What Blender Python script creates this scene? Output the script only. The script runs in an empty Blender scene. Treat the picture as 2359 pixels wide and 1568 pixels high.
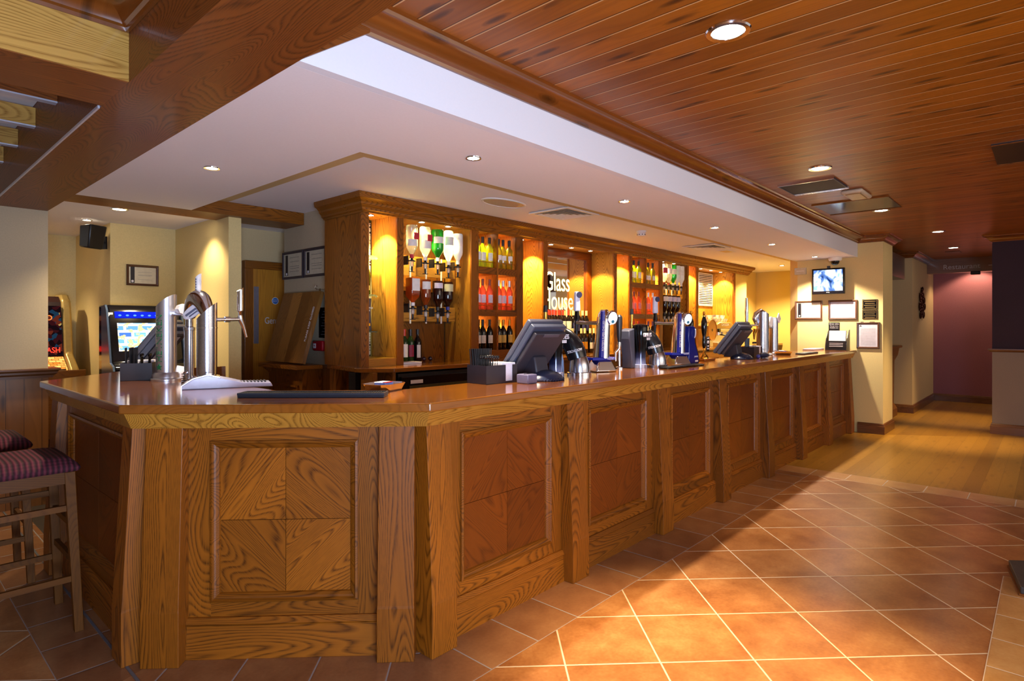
import bpy, bmesh, math, random
from mathutils import Vector, Matrix
random.seed(7)
PI = math.pi
SC = bpy.context.scene
COL = SC.collection

# ---------------------------------------------------------------- camera, world, view
cam_d = bpy.data.cameras.new('camera')
cam_d.sensor_width = 36.0
cam_d.lens = 1372.0 / 2359.0 * 36.0
cam_d.shift_y = -34.0 / 2359.0
cam_d.clip_start = 0.05
cam = bpy.data.objects.new('camera', cam_d)
COL.objects.link(cam)
cam.location = (0, 0, 1.48)
cam.rotation_euler = (PI / 2, 0, math.radians(42.2 - 90))
SC.camera = cam

SC.view_settings.view_transform = 'Standard'
SC.view_settings.look = 'None'
SC.view_settings.gamma = 1.0
SC.view_settings.use_curve_mapping = False
SC.view_settings.exposure = 0.62

wd = bpy.data.worlds.new('room_surround')
SC.world = wd
wd.use_nodes = True
wd.node_tree.nodes['Background'].inputs[0].default_value = (1.0, 0.92, 0.86, 1)
wd.node_tree.nodes['Background'].inputs[1].default_value = 0.36

def area_light(name, loc, target, sx, sy, power, color):
    d = bpy.data.lights.new(name, 'AREA')
    d.shape = 'RECTANGLE'; d.size = sx; d.size_y = sy
    d.energy = power; d.color = color
    o = bpy.data.objects.new(name, d); COL.objects.link(o)
    o.location = loc
    o.rotation_euler = (Vector(target) - Vector(loc)).to_track_quat('-Z', 'Y').to_euler()
    return o
# added flash-like cool fill low behind the camera, aimed up at fascia and soffit
area_light('cool_flash_fill', (-0.1, -1.1, 1.0), (1.7, 2.4, 2.45), 1.4, 0.9, 112, (0.56, 0.72, 1.0))
area_light('lounge_fill', (4.2, -3.6, 2.2), (4.6, 3.0, 0.7), 5.0, 1.4, 45, (1.0, 0.80, 0.60))  # added warm fill from the unseen lounge side

# ---------------------------------------------------------------- colour and materials
def C(h, a=1.0):
    h = h.lstrip('#')
    r = [int(h[i:i + 2], 16) / 255 for i in (0, 2, 4)]
    return tuple((c / 12.92 if c <= 0.04045 else ((c + 0.055) / 1.055) ** 2.4) for c in r) + (a,)

class NT:
    def __init__(s, name):
        s.m = bpy.data.materials.new(name); s.m.use_nodes = True
        s.t = s.m.node_tree; s.t.nodes.clear()
        s.out = s.t.nodes.new('ShaderNodeOutputMaterial')
    def n(s, typ, ins=None, **props):
        nd = s.t.nodes.new('ShaderNode' + typ)
        for k, v in props.items(): setattr(nd, k, v)
        for k, v in (ins or {}).items():
            if isinstance(v, bpy.types.NodeSocket): s.t.links.new(v, nd.inputs[k])
            else: nd.inputs[k].default_value = v
        return nd
    def math(s, op, a, b=0.0, c=None):
        d = {0: a, 1: b}
        if c is not None: d[2] = c
        return s.n('Math', d, operation=op).outputs[0]
    def ramp(s, fac, stops, interp='LINEAR'):
        r = s.n('ValToRGB', {0: fac}); cr = r.color_ramp; cr.interpolation = interp
        while len(cr.elements) > 1: cr.elements.remove(cr.elements[-1])
        cr.elements[0].position = stops[0][0]; cr.elements[0].color = stops[0][1]
        for p, c in stops[1:]:
            e = cr.elements.new(p); e.color = c
        return r.outputs[0]
    def mix(s, f, a, b, blend='MIX'):
        m = s.n('Mix', {}, data_type='RGBA', blend_type=blend)
        for k, v in ((0, f), (6, a), (7, b)):
            if isinstance(v, bpy.types.NodeSocket): s.t.links.new(v, m.inputs[k])
            else: m.inputs[k].default_value = v
        return m.outputs[2]
    def bsdf(s, col, rough=0.5, metal=0.0, bump=None, bstr=0.2, bdist=0.002, **kw):
        ins = {'Base Color': col, 'Roughness': rough, 'Metallic': metal}
        for k, v in kw.items(): ins[k.replace('_', ' ')] = v
        if bump is not None:
            ins['Normal'] = s.n('Bump', {'Strength': bstr, 'Distance': bdist, 'Height': bump}).outputs[0]
        b = s.n('BsdfPrincipled', ins)
        s.t.links.new(b.outputs[0], s.out.inputs[0])
        return b

MATS = {}
def plain(name, hexc, rough=0.5, metal=0.0, noise=0.06, nscale=30, **kw):
    if name in MATS: return MATS[name]
    g = NT(name); c = C(hexc)
    tc = g.n('TexCoord').outputs['Object']
    nz = g.n('TexNoise', {'Vector': tc, 'Scale': nscale, 'Detail': 3.0}).outputs[0]
    lo = tuple(x * (1 - noise) for x in c[:3]) + (1,); hi = tuple(min(1, x * (1 + noise)) for x in c[:3]) + (1,)
    g.bsdf(g.ramp(nz, [(0.3, lo), (0.7, hi)]), rough, metal, **kw)
    MATS[name] = g.m; return g.m

def emit(name, hexc, strength):
    if name in MATS: return MATS[name]
    g = NT(name)
    e = g.n('Emission', {0: C(hexc), 1: strength})
    g.t.links.new(e.outputs[0], g.out.inputs[0]); MATS[name] = g.m; return g.m

def wood(name, dark, light, grain='x', rings=26.0, s=1.0, rough=0.32, line=0.55, tone=0.12, coat=0.25, line_w=0.30, spec=0.5):
    """open grained ash / oak: growth rings are contours of a noise field drawn out along the grain"""
    if name in MATS: return MATS[name]
    g = NT(name)
    tc = g.n('TexCoord').outputs['Object']
    rnd = g.n('ObjectInfo').outputs['Random']
    off = g.n('CombineXYZ', {0: g.math('MULTIPLY', rnd, 31.7), 1: g.math('MULTIPLY', rnd, 17.3), 2: g.math('MULTIPLY', rnd, 9.1)}).outputs[0]
    v = g.n('VectorMath', {0: tc, 1: off}, operation='ADD').outputs[0]
    rot = {'x': (0, 0, 0), 'y': (0, 0, PI / 2), 'z': (0, PI / 2, 0),
           'd1': (0, PI / 4, 0), 'd2': (0, -PI / 4, 0), 'e1': (0, 0, 0)}[grain]
    v = g.n('VectorRotate', {'Vector': v, 'Rotation': rot}, rotation_type='EULER_XYZ').outputs[0]
    v1 = g.n('VectorMath', {0: v, 1: (0.75 * s, 5.0 * s, 5.0 * s)}, operation='MULTIPLY').outputs[0]
    f = g.n('TexNoise', {'Vector': v1, 'Scale': 1.0, 'Detail': 1.2, 'Roughness': 0.35, 'Distortion': 0.25}).outputs[0]
    fr = g.math('FRACT', g.math('MULTIPLY', f, rings))
    v2 = g.n('VectorMath', {0: v, 1: (14 * s, 420 * s, 420 * s)}, operation='MULTIPLY').outputs[0]
    pores = g.n('TexNoise', {'Vector': v2, 'Scale': 1.0, 'Detail': 2.0}).outputs[0]
    ln = g.ramp(fr, [(0.0, (1, 1, 1, 1)), (line_w, (0.25, 0.25, 0.25, 1)), (0.75, (0, 0, 0, 1)), (1.0, (0.9, 0.9, 0.9, 1))])
    pr = g.ramp(pores, [(0.42, (1, 1, 1, 1)), (0.60, (0, 0, 0, 1))])
    lnp = g.math('MULTIPLY', ln, g.math('ADD', g.math('MULTIPLY', pr, 0.55), 0.45))
    fac = g.math('MULTIPLY', lnp, line)
    lg = g.n('TexNoise', {'Vector': v1, 'Scale': 0.6, 'Detail': 1.0}).outputs[0]
    D = C(dark); L = C(light)
    M = tuple(D[i] * 0.35 + L[i] * 0.65 for i in range(3)) + (1,)
    base = g.ramp(lg, [(0.3, M), (0.65, L)])
    col = g.mix(fac, base, D)
    k = g.math('ADD', g.math('MULTIPLY', rnd, 2 * tone), 1.0 - tone)
    col = g.n('HueSaturation', {'Color': col, 'Value': k}).outputs[0]
    g.bsdf(col, rough, 0.0, bump=fac, bstr=-0.18, bdist=0.0015, Coat_Weight=coat, Coat_Roughness=0.12, Specular_IOR_Level=spec)
    MATS[name] = g.m; return g.m

def pine(name, dark, light, board=0.127, along='y', groove=0.03, rough=0.28, knots=1.0, rings=9.0, coat=0.35, edge=0.0, spec=0.5):
    """knotty pine boarding; boards run along X or Y (or upright for 'z')"""
    if name in MATS: return MATS[name]
    g = NT(name)
    tc = g.n('TexCoord').outputs['Object']
    sp = g.n('SeparateXYZ', {0: tc})
    a = {'y': sp.outputs[0], 'x': sp.outputs[1], 'z': sp.outputs[0]}[along]
    l = {'y': sp.outputs[1], 'x': sp.outputs[0], 'z': sp.outputs[2]}[along]
    q = g.math('DIVIDE', a, board)
    bid = g.math('FLOOR', q); fx = g.math('FRACT', q)
    wn = g.n('TexWhiteNoise', {'W': bid}, noise_dimensions='1D').outputs[0]
    u = g.n('CombineXYZ', {0: g.math('MULTIPLY', g.math('ADD', l, g.math('MULTIPLY', wn, 57.0)), 1.0), 1: a, 2: g.math('MULTIPLY', wn, 13.0)}).outputs[0]
    v1 = g.n('VectorMath', {0: u, 1: (0.8, 9.0, 1.0)}, operation='MULTIPLY').outputs[0]
    vk = g.n('VectorMath', {0: u, 1: (1.9, 7.9, 0.0)}, operation='MULTIPLY').outputs[0]
    vo = g.n('TexVoronoi', {'Vector': vk, 'Scale': 1.0, 'Randomness': 1.0}, voronoi_dimensions='2D').outputs['Distance']
    kn = g.ramp(vo, [(0.0, (1, 1, 1, 1)), (0.09, (0.7, 0.7, 0.7, 1)), (0.17, (0, 0, 0, 1))])
    sel = g.n('TexNoise', {'Vector': u, 'Scale': 1.3, 'Detail': 0.0}).outputs[0]
    kn = g.math('MULTIPLY', kn, g.ramp(sel, [(0.36, (0, 0, 0, 1)), (0.48, (1, 1, 1, 1))]))
    f = g.n('TexNoise', {'Vector': v1, 'Scale': 1.0, 'Detail': 1.5, 'Distortion': 0.5}).outputs[0]
    f2 = g.math('ADD', f, g.math('MULTIPLY', kn, 0.25))
    fr = g.math('FRACT', g.math('MULTIPLY', f2, rings))
    ln = g.ramp(fr, [(0.0, (0.7, 0.7, 0.7, 1)), (0.4, (0, 0, 0, 1)), (1.0, (0.5, 0.5, 0.5, 1))])
    D = C(dark); L = C(light)
    M = tuple(D[i] * 0.45 + L[i] * 0.55 for i in range(3)) + (1,)
    base = g.ramp(wn, [(0.0, M), (0.8, L)])
    col = g.mix(g.math('MULTIPLY', ln, 0.38), base, D)
    K = tuple(c * 0.3 for c in D[:3]) + (1,)
    col = g.mix(g.math('MULTIPLY', kn, 0.85 * knots), col, K)
    if groove > 0:
        gr = g.ramp(fx, [(0.0, (1, 1, 1, 1)), (groove * 0.8, (1, 1, 1, 1)), (groove * 1.2, (0, 0, 0, 1)), (1 - groove * 0.3, (0, 0, 0, 1)), (1.0, (1, 1, 1, 1))])
        lit_edge = g.ramp(fx, [(0.0, (0, 0, 0, 1)), (groove * 1.2, (0, 0, 0, 1)), (groove * 1.5, (1, 1, 1, 1)), (groove * 2.3, (1, 1, 1, 1)), (groove * 2.8, (0, 0, 0, 1))])
        col = g.mix(g.math('MULTIPLY', gr, 0.8), col, K)
        col = g.mix(g.math('MULTIPLY', lit_edge, edge), col, C('#d9b07a'))  # tan line paints the lit side of each V-groove into the colour
    else: gr = ln
    g.bsdf(col, rough, 0.0, bump=gr, bstr=-0.5 if groove > 0 else -0.1, bdist=0.002, Coat_Weight=coat, Coat_Roughness=0.15, Specular_IOR_Level=spec)
    MATS[name] = g.m; return g.m

def tiles(name, sx, sy, ox, oy, rot, cols, grout, gw=0.004, rough=0.28, coat=0.25):
    """ceramic tile field, size sx by sy, origin and rotation given in the floor plane"""
    g = NT(name)
    tc = g.n('TexCoord').outputs['Object']
    v = g.n('VectorMath', {0: tc, 1: (ox, oy, 0)}, operation='SUBTRACT').outputs[0]
    v = g.n('VectorRotate', {'Vector': v, 'Angle': rot}, rotation_type='Z_AXIS').outputs[0]
    sp = g.n('SeparateXYZ', {0: v})
    x = g.math('DIVIDE', sp.outputs[0], sx); y = g.math('DIVIDE', sp.outputs[1], sy)
    cid = g.n('CombineXYZ', {0: g.math('FLOOR', x), 1: g.math('FLOOR', y), 2: 0.0}).outputs[0]
    wn = g.n('TexWhiteNoise', {'Vector': cid}).outputs[0]
    dx = g.math('MULTIPLY', g.math('SUBTRACT', 0.5, g.math('ABSOLUTE', g.math('SUBTRACT', g.math('FRACT', x), 0.5))), sx)
    dy = g.math('MULTIPLY', g.math('SUBTRACT', 0.5, g.math('ABSOLUTE', g.math('SUBTRACT', g.math('FRACT', y), 0.5))), sy)
    d = g.math('MINIMUM', dx, dy)
    msk = g.ramp(g.math('DIVIDE', d, gw), [(0.75, (1, 1, 1, 1)), (1.1, (0, 0, 0, 1))])
    vv = g.n('VectorMath', {0: tc, 1: g.n('VectorMath', {0: cid, 1: (3.1, 5.3, 0)}, operation='MULTIPLY').outputs[0]}, operation='ADD').outputs[0]
    n1 = g.n('TexNoise', {'Vector': vv, 'Scale': 4.0, 'Detail': 4.0, 'Roughness': 0.6}).outputs[0]
    n2 = g.n('TexNoise', {'Vector': vv, 'Scale': 60.0, 'Detail': 3.0}).outputs[0]
    t = g.math('ADD', g.math('MULTIPLY', n1, 0.75), g.math('MULTIPLY', n2, 0.25))
    c = g.ramp(t, [(0.34, C(cols[0])), (0.52, C(cols[1])), (0.68, C(cols[2]))])
    c = g.n('HueSaturation', {'Color': c, 'Value': g.math('ADD', g.math('MULTIPLY', wn, 0.2), 0.9)}).outputs[0]
    c = g.mix(msk, c, C(grout))
    rr = g.math('ADD', rough, g.math('MULTIPLY', msk, 0.5))
    edge = g.ramp(g.math('DIVIDE', d, gw * 2.2), [(0.3, (0, 0, 0, 1)), (1.0, (1, 1, 1, 1))])
    g.bsdf(c, rr, 0.0, bump=edge, bstr=0.5, bdist=0.002, Coat_Weight=coat, Coat_Roughness=0.2)
    MATS[name] = g.m; return g.m

def wallpaint(name, hexc, weave=0.05, rough=0.85):
    if name in MATS: return MATS[name]
    g = NT(name); c = C(hexc)
    tc = g.n('TexCoord').outputs['Object']
    nz = g.n('TexNoise', {'Vector': tc, 'Scale': 90.0, 'Detail': 3.0}).outputs[0]
    n2 = g.n('TexNoise', {'Vector': tc, 'Scale': 1.2, 'Detail': 2.0}).outputs[0]
    lo = tuple(x * (1 - weave) for x in c[:3]) + (1,); hi = tuple(min(1, x * (1 + weave)) for x in c[:3]) + (1,)
    col = g.ramp(g.math('ADD', g.math('MULTIPLY', nz, 0.6), g.math('MULTIPLY', n2, 0.4)), [(0.35, lo), (0.65, hi)])
    g.bsdf(col, rough, 0.0, bump=nz, bstr=0.15, bdist=0.001); MATS[name] = g.m; return g.m

def glassy(name, hexc, dens=0.5, glow=0.5, rough=0.06):
    """coloured bottle glass: coloured see-through + light passing into the contents + a sharp surface reflection"""
    if name in MATS: return MATS[name]
    g = NT(name); c = C(hexc)
    tr = g.n('BsdfTransparent', {0: tuple(min(1, x ** 0.6) for x in c[:3]) + (1,)}).outputs[0]
    df = g.n('BsdfDiffuse', {0: c}).outputs[0]
    tl = g.n('BsdfTranslucent', {0: c}).outputs[0]
    body = g.n('MixShader', {0: glow, 1: df, 2: tl}).outputs[0]
    mx = g.n('MixShader', {0: dens, 1: tr, 2: body}).outputs[0]
    gl = g.n('BsdfGlossy', {'Color': (1, 1, 1, 1), 'Roughness': rough}).outputs[0]
    fz = g.n('Fresnel', {0: 1.5}).outputs[0]
    o = g.n('MixShader', {0: g.math('ADD', g.math('MULTIPLY', fz, 0.9), 0.03), 1: mx, 2: gl}).outputs[0]
    g.t.links.new(o, g.out.inputs[0]); MATS[name] = g.m; return g.m

# ---------------------------------------------------------------- mesh builder
class MB:
    def __init__(s, M=None):
        s.bm = bmesh.new(); s.M = M
    def _v(s, co):
        v = Vector(co)
        return s.bm.verts.new(s.M @ v if s.M else v)
    def mesh(s, vs, fs):
        vv = [s._v(v) for v in vs]
        for f in fs:
            try: s.bm.faces.new([vv[i] for i in f])
            except ValueError: pass
        return s
    def box(s, x0, x1, y0, y1, z0, z1):
        return s.mesh([(x0, y0, z0), (x1, y0, z0), (x1, y1, z0), (x0, y1, z0), (x0, y0, z1), (x1, y0, z1), (x1, y1, z1), (x0, y1, z1)],
                      [(0, 3, 2, 1), (4, 5, 6, 7), (0, 1, 5, 4), (1, 2, 6, 5), (2, 3, 7, 6), (3, 0, 4, 7)])
    def prism(s, pts, a0, a1, plane='xy'):
        f = {'xy': lambda p, a: (p[0], p[1], a), 'xz': lambda p, a: (p[0], a, p[1]), 'yz': lambda p, a: (a, p[0], p[1])}[plane]
        n = len(pts)
        vs = [f(p, a0) for p in pts] + [f(p, a1) for p in pts]
        fs = [tuple(range(n))[::-1], tuple(range(n, 2 * n))] + [(i, (i + 1) % n, n + (i + 1) % n, n + i) for i in range(n)]
        return s.mesh(vs, fs)
    def hexa(s, v8):
        return s.mesh(v8, [(0, 3, 2, 1), (4, 5, 6, 7), (0, 1, 5, 4), (1, 2, 6, 5), (2, 3, 7, 6), (3, 0, 4, 7)])
    def tube(s, pts, r, seg=12, caps=True):
        P = [Vector(p) for p in pts]; n = len(P)
        R = r if isinstance(r, (list, tuple)) else [r] * n
        rings = []
        t0 = (P[1] - P[0]).normalized()
        up = Vector((0, 0, 1)) if abs(t0.z) < 0.9 else Vector((1, 0, 0))
        a = t0.cross(up).normalized()
        for i in range(n):
            t = (P[min(i + 1, n - 1)] - P[max(i - 1, 0)]).normalized()
            a = (a - t * a.dot(t)).normalized(); b = t.cross(a)
            rings.append([s._v(P[i] + (a * math.cos(2 * PI * k / seg) + b * math.sin(2 * PI * k / seg)) * R[i]) for k in range(seg)])
        for i in range(n - 1):
            for k in range(seg):
                s.bm.faces.new((rings[i][k], rings[i][(k + 1) % seg], rings[i + 1][(k + 1) % seg], rings[i + 1][k]))
        if caps:
            s.bm.faces.new(rings[0][::-1]); s.bm.faces.new(rings[-1])
        return s
    def lathe(s, prof, c=(0, 0, 0), seg=24, axis=None, sx=1.0, sy=1.0):
        A = axis or Matrix.Identity(3); c = Vector(c); rings = []
        for r, z in prof:
            if r <= 1e-6: rings.append([s._v(c + A @ Vector((0, 0, z)))])
            else: rings.append([s._v(c + A @ Vector((r * sx * math.cos(2 * PI * k / seg), r * sy * math.sin(2 * PI * k / seg), z))) for k in range(seg)])
        for i in range(len(rings) - 1):
            p, q = rings[i], rings[i + 1]
            for k in range(seg):
                k2 = (k + 1) % seg
                if len(p) == 1 and len(q) == 1: continue
                if len(p) == 1: s.bm.faces.new((p[0], q[k2], q[k]))
                elif len(q) == 1: s.bm.faces.new((p[k], p[k2], q[0]))
                else: s.bm.faces.new((p[k], p[k2], q[k2], q[k]))
        if len(rings[0]) > 1: s.bm.faces.new(rings[0][::-1])
        if len(rings[-1]) > 1: s.bm.faces.new(rings[-1])
        return s
    def ball(s, c, r, seg=16, n=8, sc=(1, 1, 1)):
        pr = [(r * math.sin(PI * i / n), -r * math.cos(PI * i / n) * sc[2]) for i in range(n + 1)]
        pr[0] = (0, pr[0][1]); pr[-1] = (0, pr[-1][1])
        return s.lathe(pr, c, seg, sx=sc[0], sy=sc[1])
    def sweep(s, prof, path, closed=False, side=1):
        """mitred moulding: prof = [(outward, z)...], path = [(x, y)...]; outward lies to the right of travel when side=1"""
        n = len(path); rings = []
        for i in range(n):
            p = Vector(path[i])
            d0 = (Vector(path[i]) - Vector(path[i - 1])).normalized() if (i > 0 or closed) else None
            d1 = (Vector(path[(i + 1) % n]) - p).normalized() if (i < n - 1 or closed) else None
            if d0 is None: d0 = d1
            if d1 is None: d1 = d0
            n0 = Vector((d0.y, -d0.x)) * side; n1 = Vector((d1.y, -d1.x)) * side
            m = (n0 + n1); m = m / max(1e-6, m.dot(n0))
            rings.append([s._v((p.x + m.x * o, p.y + m.y * o, z)) for o, z in prof])
        k = len(prof)
        for i in range(n if closed else n - 1):
            a, b = rings[i], rings[(i + 1) % n]
            for j in range(k):
                s.bm.faces.new((a[j], a[(j + 1) % k], b[(j + 1) % k], b[j]))
        if not closed:
            s.bm.faces.new(rings[0][::-1]); s.bm.faces.new(rings[-1])
        return s
    def build(s, name, mat, parent=None, bevel=0.0, smooth=35, world=None, seg=2):
        me = bpy.data.meshes.new(name)
        bmesh.ops.recalc_face_normals(s.bm, faces=s.bm.faces[:])
        s.bm.to_mesh(me); s.bm.free()
        me.materials.append(mat)
        if smooth:
            for p in me.polygons: p.use_smooth = True
            me.set_sharp_from_angle(angle=math.radians(smooth))
        o = bpy.data.objects.new(name, me); COL.objects.link(o)
        if parent is not None:
            o.parent = parent
            if world: o.location = -Vector(parent.location)
        if bevel:
            b = o.modifiers.new('bevel', 'BEVEL'); b.width = bevel; b.segments = seg; b.limit_method = 'ANGLE'; b.angle_limit = math.radians(40)
            b.harden_normals = False
        return o

def thing(name, label, cat, loc=(0, 0, 0), rz=0.0, group=None):
    o = bpy.data.objects.new(name, None); COL.objects.link(o)
    o.empty_display_size = 0.05
    o.location = loc; o.rotation_euler = (0, 0, rz)
    o['label'] = label; o['category'] = cat
    if group: o['group'] = group
    return o
def tag(o, label, cat, group=None):
    o['label'] = label; o['category'] = cat
    if group: o['group'] = group
    return o
def struct(o):
    o['kind'] = 'structure'; return o
def kids(o): return [c for c in bpy.data.objects if c.parent == o]
def dup(root, loc=None, rz=None, label=None, group=None):
    tree = [(root, None)]; out = None; stack = [(root, None)]
    while stack:
        o, np_ = stack.pop()
        c = o.copy(); COL.objects.link(c)
        if np_ is not None: c.parent = np_; c.matrix_parent_inverse = o.matrix_parent_inverse.copy()
        else: out = c
        for ch in CH.get(o.name) or kids(o): stack.append((ch, c))
    if loc is not None: out.location = loc
    if rz is not None: out.rotation_euler = (0, 0, rz)
    if label: out['label'] = label
    if group: out['group'] = group
    return out
CH = {}

def text(s, size, mat, parent=None, loc=(0, 0, 0), right=(1, 0, 0), up=(0, 0, 1), name='lettering', ext=0.0008, align='CENTER', tagit=None, xs=1.0):
    """raised lettering as a mesh; right/up give the reading direction"""
    cu = bpy.data.curves.new(name, 'FONT'); cu.body = s; cu.size = size; cu.extrude = ext
    cu.align_x = align; cu.align_y = 'CENTER'
    tmp = bpy.data.objects.new('tmp', cu); COL.objects.link(tmp)
    dg = bpy.context.evaluated_depsgraph_get()
    me = bpy.data.meshes.new_from_object(tmp.evaluated_get(dg))
    COL.objects.unlink(tmp); bpy.data.objects.remove(tmp)
    R = Vector(right).normalized(); U = Vector(up).normalized(); N = R.cross(U)
    M = Matrix(((R.x * xs, U.x, N.x, loc[0]), (R.y * xs, U.y, N.y, loc[1]), (R.z * xs, U.z, N.z, loc[2]), (0, 0, 0, 1)))
    me.transform(M); me.materials.clear(); me.materials.append(mat); me.name = name
    o = bpy.data.objects.new(name, me); COL.objects.link(o)
    if parent is not None: o.parent = parent
    return o

# ---------------------------------------------------------------- shared materials
def W(base, g):
    """the stained ash of the bar in a given grain direction"""
    D = {'bar': ('#351802', '#9c5811'), 'barlight': ('#5c3006', '#c88c34'), 'panel': ('#3c1702', '#803e08'),
         'back': ('#3c1c03', '#9c5c14'), 'beam': ('#42200a', '#8c4d1c'), 'beamlight': ('#7d5016', '#cda050'),
         'veneer': ('#3a1802', '#a25c13'), 'top': ('#5c2f0a', '#9c5a19'), 'stool': ('#361c05', '#70410f')}[base]
    K = dict(rings=62.0, line=0.88, s=0.85, rough=0.42, coat=0.08, spec=0.3)
    if base == 'top': K = dict(rings=16.0, line=0.4, rough=0.16, coat=0.8)
    if base == 'veneer': K = dict(rings=64.0, line=0.9, s=0.9, rough=0.4, coat=0.08, spec=0.3)
    if base == 'beam': K = dict(rings=70.0, line=0.85, s=0.75, rough=0.45, coat=0.08, spec=0.3)
    if base == 'panel': K = dict(rings=50.0, line=0.65, rough=0.36, s=0.8, coat=0.05, spec=0.28)
    if base == 'stool': K = dict(rings=50.0, line=0.5, rough=0.5, coat=0.0, spec=0.2)
    return wood(base + '_ash_' + g, D[0], D[1], g, **K)
chrome = plain('chrome', '#e8e8ee', 0.10, 1.0, 0.01)
steel = plain('brushed_steel', '#c9c9d2', 0.26, 1.0, 0.03, 80)
brass = plain('brass', '#d9a441', 0.18, 1.0, 0.02)
blackp = plain('black_plastic', '#15141a', 0.35, 0, 0.05)
blackg = plain('black_gloss', '#0c0b10', 0.12, 0, 0.02)
greyp = plain('grey_plastic', '#4b4c5c', 0.42, 0, 0.04)
greyd = plain('dark_grey_plastic', '#33313c', 0.5, 0, 0.04)
white = plain('white_paint', '#e9e6e2', 0.5, 0, 0.02)
paper = plain('paper', '#eeeaf2', 0.8, 0, 0.02)
redp = plain('red_plastic', '#b31326', 0.4)
rubber = plain('black_rubber', '#17181f', 0.6, 0, 0.05)
lampglass = emit('lamp_glow', '#fff1d2', 14.0)
# ================================================================ THE SETTING
w_beige = wallpaint('beige_wallcovering', '#cdb487')
w_cream = wallpaint('cream_wallcovering', '#e4cc8e')
w_yellow = wallpaint('yellow_wallcovering', '#dcc070')
w_pale = wallpaint('pale_wall_paint', '#b9a98e')
w_soffit = wallpaint('white_ceiling_paint', '#f0ebee', 0.015)
w_fascia = wallpaint('white_fascia_paint', '#e9e9f0', 0.01)
w_pink = wallpaint('plum_pink_wallpaper', '#9c6470', 0.14)
w_purple = wallpaint('dark_plum_wallpaper', '#33202f', 0.16)
w_grey = wallpaint('taupe_wall_paint', '#8d7c70', 0.05)
m_terra = tiles('terracotta_tiles', 0.421, 0.421, 3.271, 0.977, -PI / 4, ('#87522c', '#a26b3e', '#b58150'), '#cdb9a0', 0.0045)
m_border = tiles('border_tiles', 0.313, 0.335, 2.468, 1.785, 0, ('#7f5236', '#916342', '#9f724d'), '#9a9292', 0.004)
m_border2 = tiles('left_border_tiles', 0.303, 0.318, 0.563, 3.08, 0, ('#7f5236', '#916342', '#9f724d'), '#9a9292', 0.004)
m_border3 = tiles('corner_border_tiles', 0.32, 0.335, 1.166, 2.19, PI / 4, ('#7f5236', '#916342', '#9f724d'), '#9a9292', 0.004)
m_thresh = tiles('threshold_tiles', 0.27, 0.313, 6.38, 1.79, 0, ('#ab7a4c', '#b98a5c', '#c3996c'), '#b9a89c', 0.004)
m_pale = tiles('pale_hearth_tiles', 0.313, 0.313, 4.56, 0.215, 0, ('#ab7a45', '#bd8e58', '#c79d68'), '#c6b3a2', 0.004)
m_wfloor = pine('timber_floor_boards', '#6e4a17', '#a0732a', board=0.12, along='x', groove=0.012, rough=0.34, knots=0.35, rings=22.0, coat=0.15, spec=0.4)
m_ceil = pine('knotty_pine_ceiling_boards', '#552503', '#a45c10', board=0.127, along='y', groove=0.035, rough=0.36, knots=1.0, coat=0.06, edge=0.85, spec=0.25)
m_pinez = pine('pine_wainscot_boards', '#56310f', '#8d5c27', board=0.115, along='z', groove=0.03, rough=0.35)
m_cornice_x = pine('pine_cornice_x', '#431d06', '#7c4113', board=3.0, along='x', groove=0.0, rough=0.22, knots=0.8, coat=0.5)
m_cornice_y = pine('pine_cornice_y', '#431d06', '#7c4113', board=3.0, along='y', groove=0.0, rough=0.22, knots=0.8, coat=0.5)
m_skirt = wood('skirting_oak', '#4a2811', '#7c4d26', 'x', rings=20, line=0.5)
m_skirt_y = wood('skirting_oak_y', '#4a2811', '#7c4d26', 'y', rings=20, line=0.5)

# floor: terracotta field, border courses, threshold, timber
def flat(name, pts, z0, z1, m):
    return struct(MB().prism(pts, z0, z1).build(name, m, smooth=0))
flat('floor', [(-2.5, -3.5), (6.38, -3.5), (6.38, 1.785), (1.571, 1.785), (0.563, 2.793), (0.563, 9), (-2.5, 9)], -0.06, 0.0, m_terra)
flat('floor.001', [(1.571, 1.785), (6.38, 1.785), (6.38, 2.35), (1.805, 2.35)], -0.06, 0.0, m_border)
flat('floor.002', [(0.563, 2.793), (0.90, 2.933), (0.90, 9), (0.563, 9)], -0.06, 0.0, m_border2)
flat('floor.003', [(1.571, 1.785), (1.805, 2.35), (1.10, 3.02), (0.90, 2.933), (0.563, 2.793)], -0.06, 0.0, m_border3)
struct(MB().box(0.786, 0.797, 2.75, 6.18, 0.0, 0.003).build('trim_11', plain('movement_joint', '#65666e', 0.5), smooth=0))
flat('floor.004', [(6.38, -3.5), (6.65, -3.5), (6.65, 2.35), (6.38, 2.35)], -0.06, 0.0, m_thresh)
flat('floor.005', [(6.65, -3.5), (16, -3.5), (16, 2.35), (6.65, 2.35)], -0.06, 0.0, m_wfloor)
flat('floor.006', [(0.90, 2.933), (1.10, 3.02), (1.805, 2.35), (12.5, 2.35), (12.5, 9), (0.90, 9)], -0.06, 0.0, plain('vinyl_floor', '#3a302a', 0.6))
# hearth surround: a raised-looking course of pale tiles laid flush over the corner, and the slate hearth
flat('floor.007', [(2.2, -1.2), (4.56, -1.2), (4.56, 0.215), (2.2, 0.215)], -0.02, 0.002, m_pale)

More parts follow.
